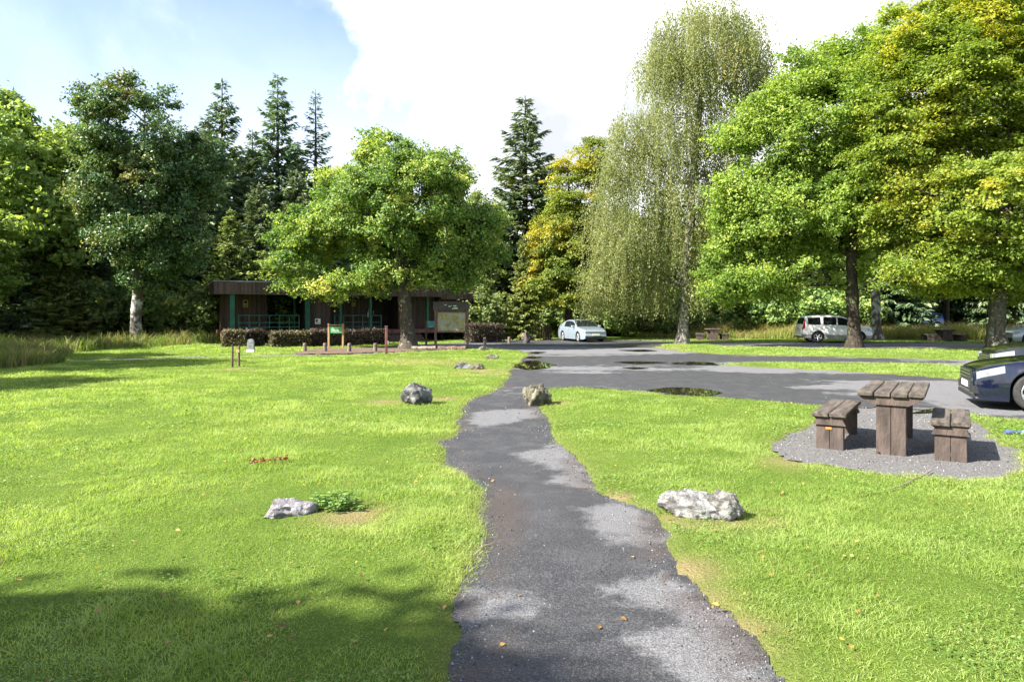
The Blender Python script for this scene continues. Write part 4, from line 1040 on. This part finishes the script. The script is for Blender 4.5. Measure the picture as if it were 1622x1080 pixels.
rock('long whitish rock lying in the grass right of the path, its left end', 1102, 5.78, .07, .31, .17, .145, 14, rm_pale, -.12, (0, .08), cuts=14, rough=.28)
rock('darker jagged rock leaning at the right end of the whitish rock', 1146, 5.72, .085, .20, .14, .165, 27, rockmat('rock_dark', (.05, .05, .045), (.18, .17, .155), (.36, .35, .33), 7, .52), -.55, (.2, .35), cuts=14, rough=.35)
rock('flat mauve grey stone sunk in the lawn beside the nettle clump', 456, 5.85, .03, .235, .15, .10, 19, rm_purp, .1, cuts=10, rough=.25)
rock('smooth grey stone lying left in the pair of low stones on the far lawn', 734, 21.5, .05, .28, .2, .17, 23, rm_grey, .1, cuts=5)
rock('lumpy brownish stone lying right in the pair of low stones on the far lawn', 758, 21.4, .05, .25, .18, .15, 25, rm_moss, .6, cuts=9)
rock('single low brown stone further back on the lawn near the car park', 780, 26.2, .05, .27, .2, .19, 29, rm_moss, .2, cuts=8)
rock('low stone in a weedy clump at the far lawn corner', 764, 33.0, .04, .36, .25, .2, 31, rm_moss, .9, cuts=8)
rock('dark upright boulder on the asphalt edge left of the stakes', 834.5, 42.2, .22, .24, .24, .48, 33, rockmat('rock_black', (.03, .028, .028), (.09, .08, .075), (.14, .12, .11), 4), .2, cuts=9)
rock('reddish lump leaning on the dark upright boulder', 829, 42.4, .42, .14, .16, .22, 35, rockmat('rock_red', (.10, .06, .05), (.22, .15, .13), (.30, .24, .22), 4), .8, cuts=9)
# timber edging and kerb logs by the oak
for lab, a, b_, r in [('long weathered log edging the soil bed right of the oak trunk', (652, 34.0), (690, 34.0), .10), ('dark half rotted log below the map board', (694, 33.6), (738, 33.4), .13)]:
    p = MB(); pa, pb = Vector((AX(a[0], a[1]), a[1], .08)), Vector((AX(b_[0], b_[1]), b_[1], .09)); k = 7
    for i in range(k):
        p.tube(pa.lerp(pb, i/k), pa.lerp(pb, (i+1)/k), r*(1+.12*sin(i*2.1)), r*(1+.12*sin((i+1)*2.1)), 12)
    tag(p.build('log', m_wood if 'weath' in lab else m_post, smooth=50), lab, 'log')

# ------------------------------------------------------------------ picnic sets
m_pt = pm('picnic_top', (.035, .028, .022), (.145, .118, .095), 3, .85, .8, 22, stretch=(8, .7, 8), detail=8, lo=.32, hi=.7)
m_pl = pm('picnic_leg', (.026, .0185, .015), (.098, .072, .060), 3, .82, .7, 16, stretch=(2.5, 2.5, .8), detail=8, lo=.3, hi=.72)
def plank(p, x0, x1, y0, y1, z0, z1, rgx):
    dx, dz = rgx.uniform(-.004, .004), rgx.uniform(-.005, .005)
    p.box(x0, x1, y0+rgx.uniform(-.02, .02), y1+rgx.uniform(-.02, .02), z0+dz, z1+dz, .008)
def trestle(name, label, cat, loc, rz, w_, L, h, npl, legw, legt, inset, group=None, th=.055, plate=False):
    """planks run along y; a slab leg and a tapered bearer under each end"""
    rx = random.Random(int(loc[0]*100)); e = empty(name, loc, rz, label, cat, group)
    pw = w_/npl; 
    for i in range(npl):
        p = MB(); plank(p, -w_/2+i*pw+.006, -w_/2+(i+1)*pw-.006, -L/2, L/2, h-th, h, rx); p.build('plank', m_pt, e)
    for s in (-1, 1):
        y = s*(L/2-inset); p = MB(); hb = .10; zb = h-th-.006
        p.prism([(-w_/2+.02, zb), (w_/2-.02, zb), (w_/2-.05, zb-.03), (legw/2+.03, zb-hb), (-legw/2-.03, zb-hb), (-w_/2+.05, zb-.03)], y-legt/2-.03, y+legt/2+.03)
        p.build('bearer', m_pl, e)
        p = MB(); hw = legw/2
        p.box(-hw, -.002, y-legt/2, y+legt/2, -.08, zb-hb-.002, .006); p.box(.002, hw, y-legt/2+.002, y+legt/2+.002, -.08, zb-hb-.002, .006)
        lg = p.build('leg', m_pl, e)
        if plate and s < 0:
            q = MB(); q.box(-.045, .025, y-legt/2-.006, y-legt/2-.0015, .255, .285, .002); q.build('plate', pm('plate_orange', (.36, .13, .03), (.45, .2, .06), 8, .5), lg)
    return e
T = Vector((5.03, 8.95, 0)); PR = R(-33); pdv = Vector((cos(PR), sin(PR), 0))
trestle('picnic_table', 'heavy weathered wooden picnic table on the near gravel pad', 'picnic table', T, PR, .73, 1.72, .775, 4, .32, .13, .14)
trestle('bench', 'wooden bench left of the near picnic table with an orange plate on its leg', 'bench', (4.44, 9.30, 0), PR, .41, 1.62, .475, 2, .32, .12, .13, plate=True)
b2_ = trestle('bench', 'wooden bench right of the near picnic table next to the dark blue car', 'bench', (5.44, 8.46, 0), PR, .41, 1.40, .475, 2, .32, .12, .13)
def far_set(px, Y, rz, where, nb):
    x0 = AX(px, Y); g = 'far picnic sets'
    trestle('picnic_table', 'dark wooden picnic table ' + where, 'picnic table', (x0, Y, 0), rz, .95, 1.5, .80, 4, .5, .16, .15)
    for s, nm in nb:
        trestle('bench', 'low dark bench %s of the picnic table %s' % (nm, where), 'bench', (x0+s*cos(rz), Y+s*sin(rz), 0), rz, .52, 1.3, .47, 2, .4, .14, .13)
far_set(1129, 47.5, R(-8), 'on the verge beyond the birch', [(-.85, 'left'), (.75, 'right')])
far_set(1495, 45.6, R(-12), 'right of the white estate car', [(-.95, 'left'), (.95, 'right')])

# ------------------------------------------------------------------ small things on the lawn
e = empty('nettle_clump', (AX(528, 5.95), 5.95, 0), 0, 'low clump of green nettles beside the flat mauve stone', 'weed')
rg = np.random.default_rng(44); ns = 46
b0 = np.column_stack([rg.normal(size=ns)*.10, rg.normal(size=ns)*.06, np.zeros(ns)-.01]); tp = b0 + np.column_stack([rg.normal(size=ns)*.05, rg.normal(size=ns)*.05, .08+.10*rg.random(ns)])
v, q = tubes(b0, tp, np.full(ns, .003), np.full(ns, .002), 4); obj('stem', np_mesh('stem', v, q, None, None, False, [pm('stem_green', (.07, .11, .03), None)]), e)
k = 11; f = np.linspace(.35, 1.05, k); X = (b0[:, None]+(tp-b0)[:, None]*f[None, :, None]).reshape(-1, 3)
a = rg.random(len(X))*6.3; al = np.column_stack([np.cos(a), np.sin(a), -.15+.3*rg.random(len(X))])
L_ = .045*(.6+.7*rg.random(len(X))); X = X + al*L_[:, None]*.5
V, Q = leaves(X, unit(np.array([0, 0, 1.])+.35*rg.normal(size=(len(X), 3))), L_, .6, rg, al)
obj('leaf', np_mesh('leaf', V, Q, None, {'rnd': rg.random(len(X))}, False, [leafmat('leaf_nettle', [(0, (.07, .13, .02)), (.6, (.14, .22, .045)), (1, (.26, .34, .11))], .35)]), e)

e = empty('dead_twig', (AX(424, 7.75), 7.75, .02), R(22), 'fallen twig with dry red brown leaves on the left lawn', 'twig')
p = MB(); p.tube((-.2, 0, .02), (.0, .01, .035), .005, .004, 6); p.tube((0, .01, .035), (.22, 0, .05), .004, .002, 6); p.tube((0, .01, .035), (.1, .07, .06), .003, .002, 6); p.build('stem', bk_dark, e)
n = 60; X = np.column_stack([rg.uniform(-.2, .22, n), rg.normal(size=n)*.03, .035+.03*rg.random(n)])
V, Q = leaves(X, unit(rg.normal(size=(n, 3))), .05*(.6+.7*rg.random(n)), .55, rg)
obj('leaf', np_mesh('leaf', V, Q, None, {'rnd': rg.random(n)}, False, [leafmat('leaf_dead', [(0, (.10, .03, .015)), (1, (.30, .10, .045))], .2)]), e)
p = MB(); pts = [(4.23, 6.55, .03), (4.05, 6.42, .035), (3.86, 6.36, .03), (3.6, 6.12, .03), (3.45, 6.05, .02)]
pts = [(AX(a, 1838/(b_-500)), 1838/(b_-500), .035) for a, b_ in ((1474, 750), (1462, 758), (1448, 764), (1425, 776), (1405, 780))]
for i in range(4): p.tube(pts[i], pts[i+1], .011-.002*i, .009-.002*i, 7)
p.tube(pts[2], (pts[2][0]-.10, pts[2][1]+.06, .07), .005, .002, 6)
tag(p.build('dead_stick', m_wood), 'thin grey stick lying on the grass in front of the gravel pad', 'stick')
# blue tapered umbrella roll on the grass at the right edge
e = empty('folded_umbrella', (AX(1592, 9.7), 9.7, .05), R(-14), 'folded blue umbrella lying on the grass at the right edge', 'umbrella')
m_blue = pm('blue_cloth', (.05, .08, .17), (.10, .15, .28), 8, .6, .3)
Mx = Matrix.Rotation(R(90), 4, 'Y')
p = MB(); p.lathe([(0, .20), (.030, .20), (.042, .24), (.05, .33), (.044, .55), (.03, .85), (.012, 1.0), (0, 1.01)], 16, M=Mx); p.build('canopy', m_blue, e, smooth=50)
p = MB(); p.lathe([(0, 0), (.03, .0), (.038, .03), (.034, .075), (.018, .10), (.018, .20), (0, .2)], 14, M=Mx); p.build('handle', pm('blue_grip', (.06, .09, .20), None, rough=.4), e, smooth=50)

# fallen leaves
rg = np.random.default_rng(66); n = 900
r_ = 3+22*rg.random(n)**1.3; a_ = R(90)+R(84)*(rg.random(n)-.5); X = np.column_stack([r_*np.cos(a_), r_*np.sin(a_), .035+.03*rg.random(n)])
eg = asphalt_sd(X[:, :2]); X[:, 2] = np.where(eg > 0, .016, X[:, 2])
keepl = (eg < 0) | (rg.random(n) < .25); X = X[keepl]; n = len(X)
V, Q = leaves(X, unit(np.array([0, 0, 1.])+.35*rg.normal(size=(n, 3))), .035*(.6+.7*rg.random(n)), .7, rg)
tag(obj('fallen_leaves', np_mesh('fallen_leaves', V, Q, None, {'rnd': rg.random(n)}, False, [leafmat('leaf_fallen', [(0, (.12, .06, .025)), (.5, (.28, .16, .05)), (1, (.45, .34, .07))], .2)])), 'yellow and brown leaves scattered over lawn and path', 'fallen leaves', kind='stuff')
# ------------------------------------------------------------------ cars
def paint(name, c, metallic=.3, rough=.28):
    return pm(name, c, tuple(x*1.08 for x in c), 60, rough, metallic=metallic, coat=1.0)
m_cglass = pm('car_glass', (.010, .013, .014), None, rough=.03, spec=.7)
m_tyre = pm('tyre_rubber', (.018, .018, .018), (.035, .035, .035), 20, .85)
m_rim = pm('rim_alloy', (.55, .56, .58), (.66, .67, .69), 20, .3, metallic=.85)
m_trim = pm('black_trim', (.012, .012, .013), (.022, .022, .023), 20, .5)
m_chrome = pm('chrome', (.75, .76, .78), None, rough=.12, metallic=1)
m_lamp = pm('headlamp', (.14, .15, .16), (.24, .25, .26), 5, .1, spec=.7, coat=1)
m_red = pm('tail_lamp', (.35, .015, .012), None, rough=.15, coat=1)
m_plate = pm('number_plate', (.75, .75, .72), None, rough=.5)
m_under = pm('car_underside', (.01, .01, .01), None, rough=.9)

def car(name, label, loc, yaw, c):
    L, W = c['L'], c['W']/2
    top = lambda x: float(np.interp(x, *zip(*c['top'])))
    belt = lambda x: min(float(np.interp(x, *zip(*c['belt']))), top(x)-.015)
    bot = lambda x: float(np.interp(x, [0, .12, .7, L-.7, L-.1, L], [c['clr']+.10, c['clr']+.02, c['clr'], c['clr'], c['clr']+.06, c['clr']+.16]))
    def wid(x):
        f = 1.0
        if x < c['nose']: f = 1 - .17*(1-x/c['nose'])**2.4
        e_ = L-x
        if e_ < .55: f = min(f, 1 - .12*(1-e_/.55)**2.2)
        return W*f
    Rw = c['R']; xf, xr = c['xf'], c['xr']; Ra = Rw+.055
    def arch(x):
        z = bot(x)
        for xc in (xf, xr):
            if abs(x-xc) < Ra: z = max(z, Rw + math.sqrt(Ra**2-(x-xc)**2))
        return z
    xs = set(np.round(np.linspace(0, L, 56), 4))
    for xc in (xf, xr): xs |= set(np.round(xc+Ra*np.sin(np.linspace(-pi/2, pi/2, 19)), 4)); xs |= {round(xc-Ra-.004, 4), round(xc+Ra+.004, 4)}
    for a, b_ in c['win']+[c['ws'], c['rs']]: xs |= {round(a, 4), round(b_, 4)}
    for d_ in c['doors']: xs |= {round(d_[0], 4), round(d_[0]+.012, 4), round(d_[1], 4)}
    xs |= {.02, .05, .09, round(L-.03, 4), round(L-.07, 4)}; xs |= {round(a, 4) for a in c['hl'][:2]}
    xs = sorted(x for x in xs if 0 <= x <= L); xs = [x for i, x in enumerate(xs) if i == 0 or x-xs[i-1] > .003]
    rows = []
    for x in xs:
        zt, zb, w_, bl, za = top(x), bot(x), wid(x), belt(x), arch(x)
        hgt = zt-bl; cab = hgt > .12
        tum = c.get('tum', .34); yr = w_*.95-tum*hgt if cab else w_*(.95-.25*min(1, hgt/.12)*.3)
        if not cab: yr = w_*.90
        zr = zt-.035*min(1, hgt/.3) if cab else zt-.012
        zm = zb+(bl-zb)*.52; 
        pts = [(0, zb), (.62*W, zb), (.62*W, za), (w_*.975, za), (w_, max(zb+(bl-zb)*.28, za+.02)), (w_, max(zm, za+.04)), (w_*.985, max(bl-c['hlh'], za+.06)), (w_*.95, bl)]
        ys = lambda f: w_*.95+(yr-w_*.95)*f
        pts += [(ys(.86), bl+(zr-bl)*.86), (yr, zr), (yr*.93, zr+(zt-zr)*.6), (yr*.5, zt+.004), (0, zt+.012)]
        rows.append(pts)
    n = len(rows[0]); V = []; 
    for x, pts in zip(xs, rows):
        for y_, z_ in pts: V.append((L/2-x, y_, z_))
    nh = len(V)
    for x, pts in zip(xs, rows):
        for y_, z_ in pts: V.append((L/2-x, -y_, z_))
    parts = {k: [] for k in ('body', 'under', 'windscreen', 'rear_window', 'door', 'door2', 'headlight', 'headlight2', 'tail', 'tail2', 'seam', 'sill')}
    inr = lambda x, r: r[0]-1e-4 <= x <= r[1]+1e-4
    for i in range(len(xs)-1):
        xa, xb = xs[i], xs[i+1]; xm = (xa+xb)/2
        for j in range(n-1):
            for side, off in ((0, 0), (1, nh)):
                q = [off+i*n+j, off+(i+1)*n+j, off+(i+1)*n+j+1, off+i*n+j+1]
                if side: q = q[::-1]
                P3 = [Vector(V[k]) for k in q]
                if (P3[0]-P3[2]).cross(P3[1]-P3[3]).length < 1e-7: continue
                k = 'body'
                if j < 3: k = 'under'
                elif j == 7 and any(inr(xm, w2) for w2 in c['win']): k = 'window%d_%d' % ([inr(xm, w2) for w2 in c['win']].index(True), side)
                elif j == 7 and c['win'] and c['win'][0][0] < xm < c['win'][-1][1]: k = 'pillar%d_%d' % (sum(xm > w2[1] for w2 in c['win']), side)
                elif j >= 10 and inr(xm, c['ws']): k = 'windscreen'
                elif j >= 10 and inr(xm, c['rs']): k = 'rear_window'
                elif j == 6 and inr(xm, c['hl'][:2]): k = 'headlight' if side == 0 else 'headlight2'
                elif c['tl'] and j in c['tl'][2] and inr(xm, c['tl'][:2]): k = 'tail' if side == 0 else 'tail2'
                elif 3 <= j <= 6:
                    for d_ in c['doors']:
                        if abs(xm-d_[0]-.006) < .008: k = 'seam'; break
                        if d_[0] < xm < d_[1]: k = 'door%d_%d' % (c['doors'].index(d_), side)
                    if j == 3 and k == 'body' and c.get('clad'): k = 'sill'
                    if j == 3 and k.startswith('door') and c.get('clad'): k = 'sill'
                parts.setdefault(k, []).append(q)
    # closed ends, row by row
    for i, fl in ((0, 0), (len(xs)-1, 1)):
        for j in range(n-1):
            q = [i*n+j, i*n+j+1, nh+i*n+j+1, nh+i*n+j]
            P3 = [Vector(V[k]) for k in q]
            if (P3[0]-P3[2]).cross(P3[1]-P3[3]).length < 1e-7: continue
            parts['body'].append(q[::-1] if fl else q)
    e = empty(name, loc, yaw, label, 'car')
    pt = c['paint']
    def mk(nm, key, mt, parent=e, mats=None):
        fs = parts.get(key) or []
        if not fs: return None
        used = sorted({i for f in fs for i in f}); rm = {u: i for i, u in enumerate(used)}
        p = MB(); p.add([V[u] for u in used], [tuple(rm[i] for i in f) for f in fs])
        import bmesh
        me = bpy.data.meshes.new(nm); me.from_pydata(p.v, [], p.f); me.materials.append(mt)
        bm = bmesh.new(); bm.from_mesh(me); bmesh.ops.remove_doubles(bm, verts=bm.verts, dist=.0004)
        bmesh.ops.recalc_face_normals(bm, faces=bm.faces); bm.to_mesh(me); bm.free()
        me.polygons.foreach_set('use_smooth', [True]*len(me.polygons)); me.set_sharp_from_angle(angle=R(38)); me.update()
        return obj(nm, me, parent)
    body = mk('body', 'body', pt); mk('underside', 'under', m_under); [mk('window', k_, m_cglass) for k_ in sorted(parts) if k_.startswith('window')]; mk('windscreen', 'windscreen', m_cglass); mk('rear_window', 'rear_window', m_cglass)
    mk('door_seam', 'seam', m_trim); mk('sill', 'sill', c.get('cladm', m_trim)); [mk('pillar', k_, c.get('pillarm', m_trim)) for k_ in sorted(parts) if k_.startswith('pillar')]
    mk('headlight', 'headlight', m_lamp); mk('headlight', 'headlight2', m_lamp); mk('tail_light', 'tail', m_red); mk('tail_light', 'tail2', m_red)
    for k, d_ in enumerate(c['doors']):
        for side in (0, 1):
            do = mk('door', 'door%d_%d' % (k, side), pt)
            if do:
                s = 1 if side == 0 else -1; xh = L/2-d_[1]+.16; zh = belt(d_[1]-.2)-.13
                h_ = MB(); h_.box(xh-.09, xh+.09, -.02, .02, -.018, .018, .008, M=Matrix.Translation((0, s*(wid(d_[1])*.985+.012), zh))); h_.build('handle', c.get('handlem', pt), do)
    for xc in (xf, xr):
        for s in (-1, 1):
            wh = empty('wheel', (L/2-xc, s*(W-.125), Rw), 0, parent=e); hw = .105
            p = MB(); p.lathe([(Rw*.66, -hw*.8), (Rw*.72, -hw), (Rw*.93, -hw), (Rw, -hw*.72), (Rw, hw*.72), (Rw*.93, hw), (Rw*.72, hw), (Rw*.66, hw*.8)], 40, 'Y', closed=True); p.build('tyre', m_tyre, wh, smooth=40)
            p = MB(); ro = Rw*.67; o = s*hw*.75
            p.lathe([(ro-.03, o-.02*s), (ro-.012, o+.015*s), (ro, o+.01*s), (ro, -o), (ro-.03, -o), (ro-.03, o-.02*s)], 40, 'Y')
            ns = c.get('spokes', 5)
            for k in range(ns):
                a = 2*pi*k/ns+.3
                for da in ((-.13, .13) if ns > 6 else (0,)):
                    w1 = .030 if ns <= 6 else .014; Mt = Matrix.Rotation(a+da*.35, 4, 'Y')
                    p.box(.05, ro-.02, -.022, .018, -w1, w1, .006, M=Matrix.Translation((0, o-.012*s, 0)) @ Mt)
            p.lathe([(0, o+.02*s), (.05, o+.016*s), (.062, o), (.062, o-.05*s)], 20, 'Y'); p.build('rim', m_rim, wh, smooth=40)
            p = MB(); p.lathe([(0, o-.085*s), (ro*.85, o-.085*s), (ro*.85, o-.10*s)], 30, 'Y'); p.build('brake_disc', m_trim, wh)
    # front
    f = c['front']; hx = L/2
    def fp(nm, x0, x1, y0, y1, z0, z1, mt, parent=e, bev=.01):
        p = MB(); p.box(x0, x1, y0, y1, z0, z1, bev); return p.build(nm, mt, parent)
    gw, g0, g1 = f['grille']; gr = fp('grille', hx-.03, hx+.012, -gw, gw, g0, g1, m_trim)
    p = MB()
    for k in range(f.get('bars', 5)):
        z = g0+(g1-g0)*(k+.5)/f.get('bars', 5); p.box(hx+.0125, hx+.02, -gw*.96, gw*.96, z-.006, z+.006)
    p.build('grille_bar', m_chrome, gr)
    if 'lower' in f:
        lw, l0, l1 = f['lower']; fp('air_intake', hx-.03, hx+.010, -lw, lw, l0, l1, m_trim)
    for s in (-1, 1):
        if 'lamp' in f: a, b_, z0, z1 = f['lamp']; fp('headlight', hx-.14, hx+.004, min(s*a, s*b_), max(s*a, s*b_), z0, z1, m_lamp, bev=.015)
        if 'fog' in f: a, b_, z0, z1 = f['fog']; fp('fog_light', hx-.14, hx+.006, min(s*a, s*b_), max(s*a, s*b_), z0, z1, m_trim, bev=.01)
    z = f['plate']; fp('number_plate', hx+.0125, hx+.03, -.26, .26, z-.055, z+.055, c.get('platem', m_plate), bev=.004)
    fp('number_plate', -hx-.02, -hx-.002, -.26, .26, c['rplate']-.055, c['rplate']+.055, pm('rear_plate', (.7, .55, .05), None), bev=.004)
    for s in (-1, 1):
        xm = L/2-c['mir']; zm = belt(c['mir'])+.06; y_ = s*(wid(c['mir'])*.95)
        mr = MB(); mr.box(xm-.05, xm+.07, -.10, .10, -.06, .07, .03, M=Matrix.Translation((0, y_+s*.12, zm+.02))); mr.build('mirror', pt, e, smooth=60)
        for wp in c.get('rails', []): 
            q = MB(); q.tube((L/2-wp[0], s*wp[2], wp[3]), (L/2-wp[1], s*wp[2], wp[3]), .02, .02, 8); q.build('roof_rail', m_trim, e)
    return e

suv = dict(L=4.25, W=1.79, clr=.25, nose=.65, R=.345, xf=.84, xr=3.30, hlh=.18, tum=.18,
    top=[(0, .74), (.03, .88), (.12, .99), (.5, 1.06), (.98, 1.13), (1.25, 1.34), (1.58, 1.60), (1.85, 1.68), (2.4, 1.72), (3.4, 1.71), (3.92, 1.66), (4.05, 1.56), (4.16, 1.12), (4.22, .95), (4.25, .85)],
    belt=[(0, .82), (.5, .99), (1.0, 1.07), (2.5, 1.11), (4.0, 1.14), (4.25, .95)], win=[(1.32, 2.10), (2.18, 2.96), (3.12, 3.88)], ws=(1.02, 1.64), rs=(4.04, 4.15),
    doors=[(1.20, 2.14), (2.15, 2.98)], hl=(.03, .34), tl=(4.06, 4.2, (6, 7, 8)), clad=True, cladm=pm('white_sill', (.3, .3, .3), None, rough=.5), mir=1.30,
    front=dict(grille=(.36, .72, .86), lower=(.5, .36, .50), lamp=(.40, .66, .72, .87), plate=.56), rplate=.9, spokes=5, pillarm=paint('white_pillar', (.80, .80, .79), 0, .3), paint=paint('white_paint', (.80, .80, .79), 0, .3), rails=[(1.95, 3.7, .62, 1.75)])
car('parked_car', 'white estate car parked sideways behind the dark tree trunk', (AX(1319, 43.7), 43.7, .004), R(-7), suv)

sal = dict(L=4.60, W=1.78, clr=.17, nose=.9, R=.315, xf=.88, xr=3.52, hlh=.13, tum=.42,
    top=[(0, .55), (.03, .68), (.12, .76), (.6, .88), (1.20, .97), (1.55, 1.16), (2.0, 1.37), (2.4, 1.44), (3.0, 1.44), (3.5, 1.34), (4.0, 1.12), (4.1, 1.07), (4.45, 1.03), (4.56, .85), (4.60, .7)],
    belt=[(0, .66), (.5, .80), (1.2, .90), (2.5, .95), (4.1, 1.0), (4.6, .8)], win=[(1.60, 2.42), (2.50, 3.30)], ws=(1.22, 2.05), rs=(3.45, 4.02),
    doors=[(1.35, 2.46), (2.47, 3.35)], hl=(.03, .42), tl=(4.30, 4.56, (6,)), mir=1.55,
    front=dict(grille=(.42, .58, .68), lower=(.72, .22, .38), lamp=(.44, .72, .57, .70), fog=(.5, .7, .24, .34), plate=.48, bars=3), rplate=.8, spokes=5, paint=paint('silver_blue_paint', (.30, .36, .42), .45, .3), pillarm=m_trim)
car('parked_car', 'silver blue saloon car facing the camera at the end of the car park', (AX(921, 45.8), 45.8, .004), math.atan2(-.95, .30), sal)

exe = dict(L=4.93, W=1.87, clr=.16, nose=1.0, R=.345, xf=.92, xr=3.84, hlh=.125, tum=.42,
    top=[(0, .52), (.02, .66), (.08, .735), (.25, .80), (.6, .875), (1.0, .93), (1.42, .985), (1.8, 1.17), (2.3, 1.39), (2.7, 1.455), (3.2, 1.45), (3.8, 1.34), (4.3, 1.12), (4.75, 1.06), (4.88, .9), (4.93, .72)],
    belt=[(0, .64), (.08, .69), (.45, .80), (1.4, .92), (2.5, .97), (4.3, 1.02), (4.93, .85)], win=[(1.75, 2.62), (2.70, 3.5)], ws=(1.45, 2.3), rs=(3.7, 4.3),
    doors=[(1.55, 2.66), (2.67, 3.55)], hl=(.05, .46), tl=(4.5, 4.88, (6,)), mir=1.72,
    front=dict(grille=(.52, .28, .70), lower=(.80, .19, .27), fog=(.56, .80, .28, .42), plate=.42, bars=7), rplate=.8, spokes=10, paint=paint('dark_blue_paint', (.004, .0065, .019), .12, .12))
YW = R(155)
nose = Vector((8.72, 13.12, .004)); ctr = nose - Vector((cos(YW), sin(YW), 0))*exe['L']/2
car('parked_car', 'dark blue executive car with a bright alloy front wheel at the right edge', ctr, YW, exe)

hat = dict(exe, L=4.5, W=1.85, clr=.2, xr=3.5, top=[(0, .62), (.02, .78), (.10, .90), (.4, .98), (1.1, 1.08), (1.5, 1.27), (2.0, 1.5), (2.4, 1.58), (3.4, 1.56), (4.1, 1.40), (4.4, 1.05), (4.5, .8)],
    belt=[(0, .76), (.1, .84), (.5, .92), (1.2, .99), (4.0, 1.05), (4.5, .9)], win=[(1.45, 2.35), (2.43, 3.3), (3.4, 3.9)], ws=(1.12, 2.0), rs=(4.1, 4.4), doors=[(1.3, 2.4), (2.41, 3.3)], tl=(4.2, 4.45, (6,)), hl=(.03, .4), mir=1.45,
    front=dict(grille=(.5, .5, .78), lower=(.8, .26, .4), lamp=(.52, .76, .68, .82), plate=.45), paint=paint('black_paint', (.012, .014, .014), .1, .15), spokes=5)
nose = Vector((11.35, 16.4, .004)); YW = R(157)
car('parked_car', 'black car mostly hidden behind the dark blue car with sun glints on its bonnet', nose - Vector((cos(YW), sin(YW), 0))*hat['L']/2, YW, hat)
sil = dict(sal, paint=paint('silver_green_paint', (.26, .31, .29), .4, .3))
nose = Vector((AX(1588, 41.5), 41.5, .004)); YW = R(180+4)
car('parked_car', 'pale silver green car beyond the beech trunk at the right edge', nose - Vector((cos(YW), sin(YW), 0))*sal['L']/2, YW, sil)
blu = dict(hat, paint=paint('mid_blue_paint', (.03, .07, .22), .2, .25))
car('parked_car', 'blue car half hidden in the shade of the wood behind tall grass', (AX(1452, 60), 60, .45), R(178), blu)
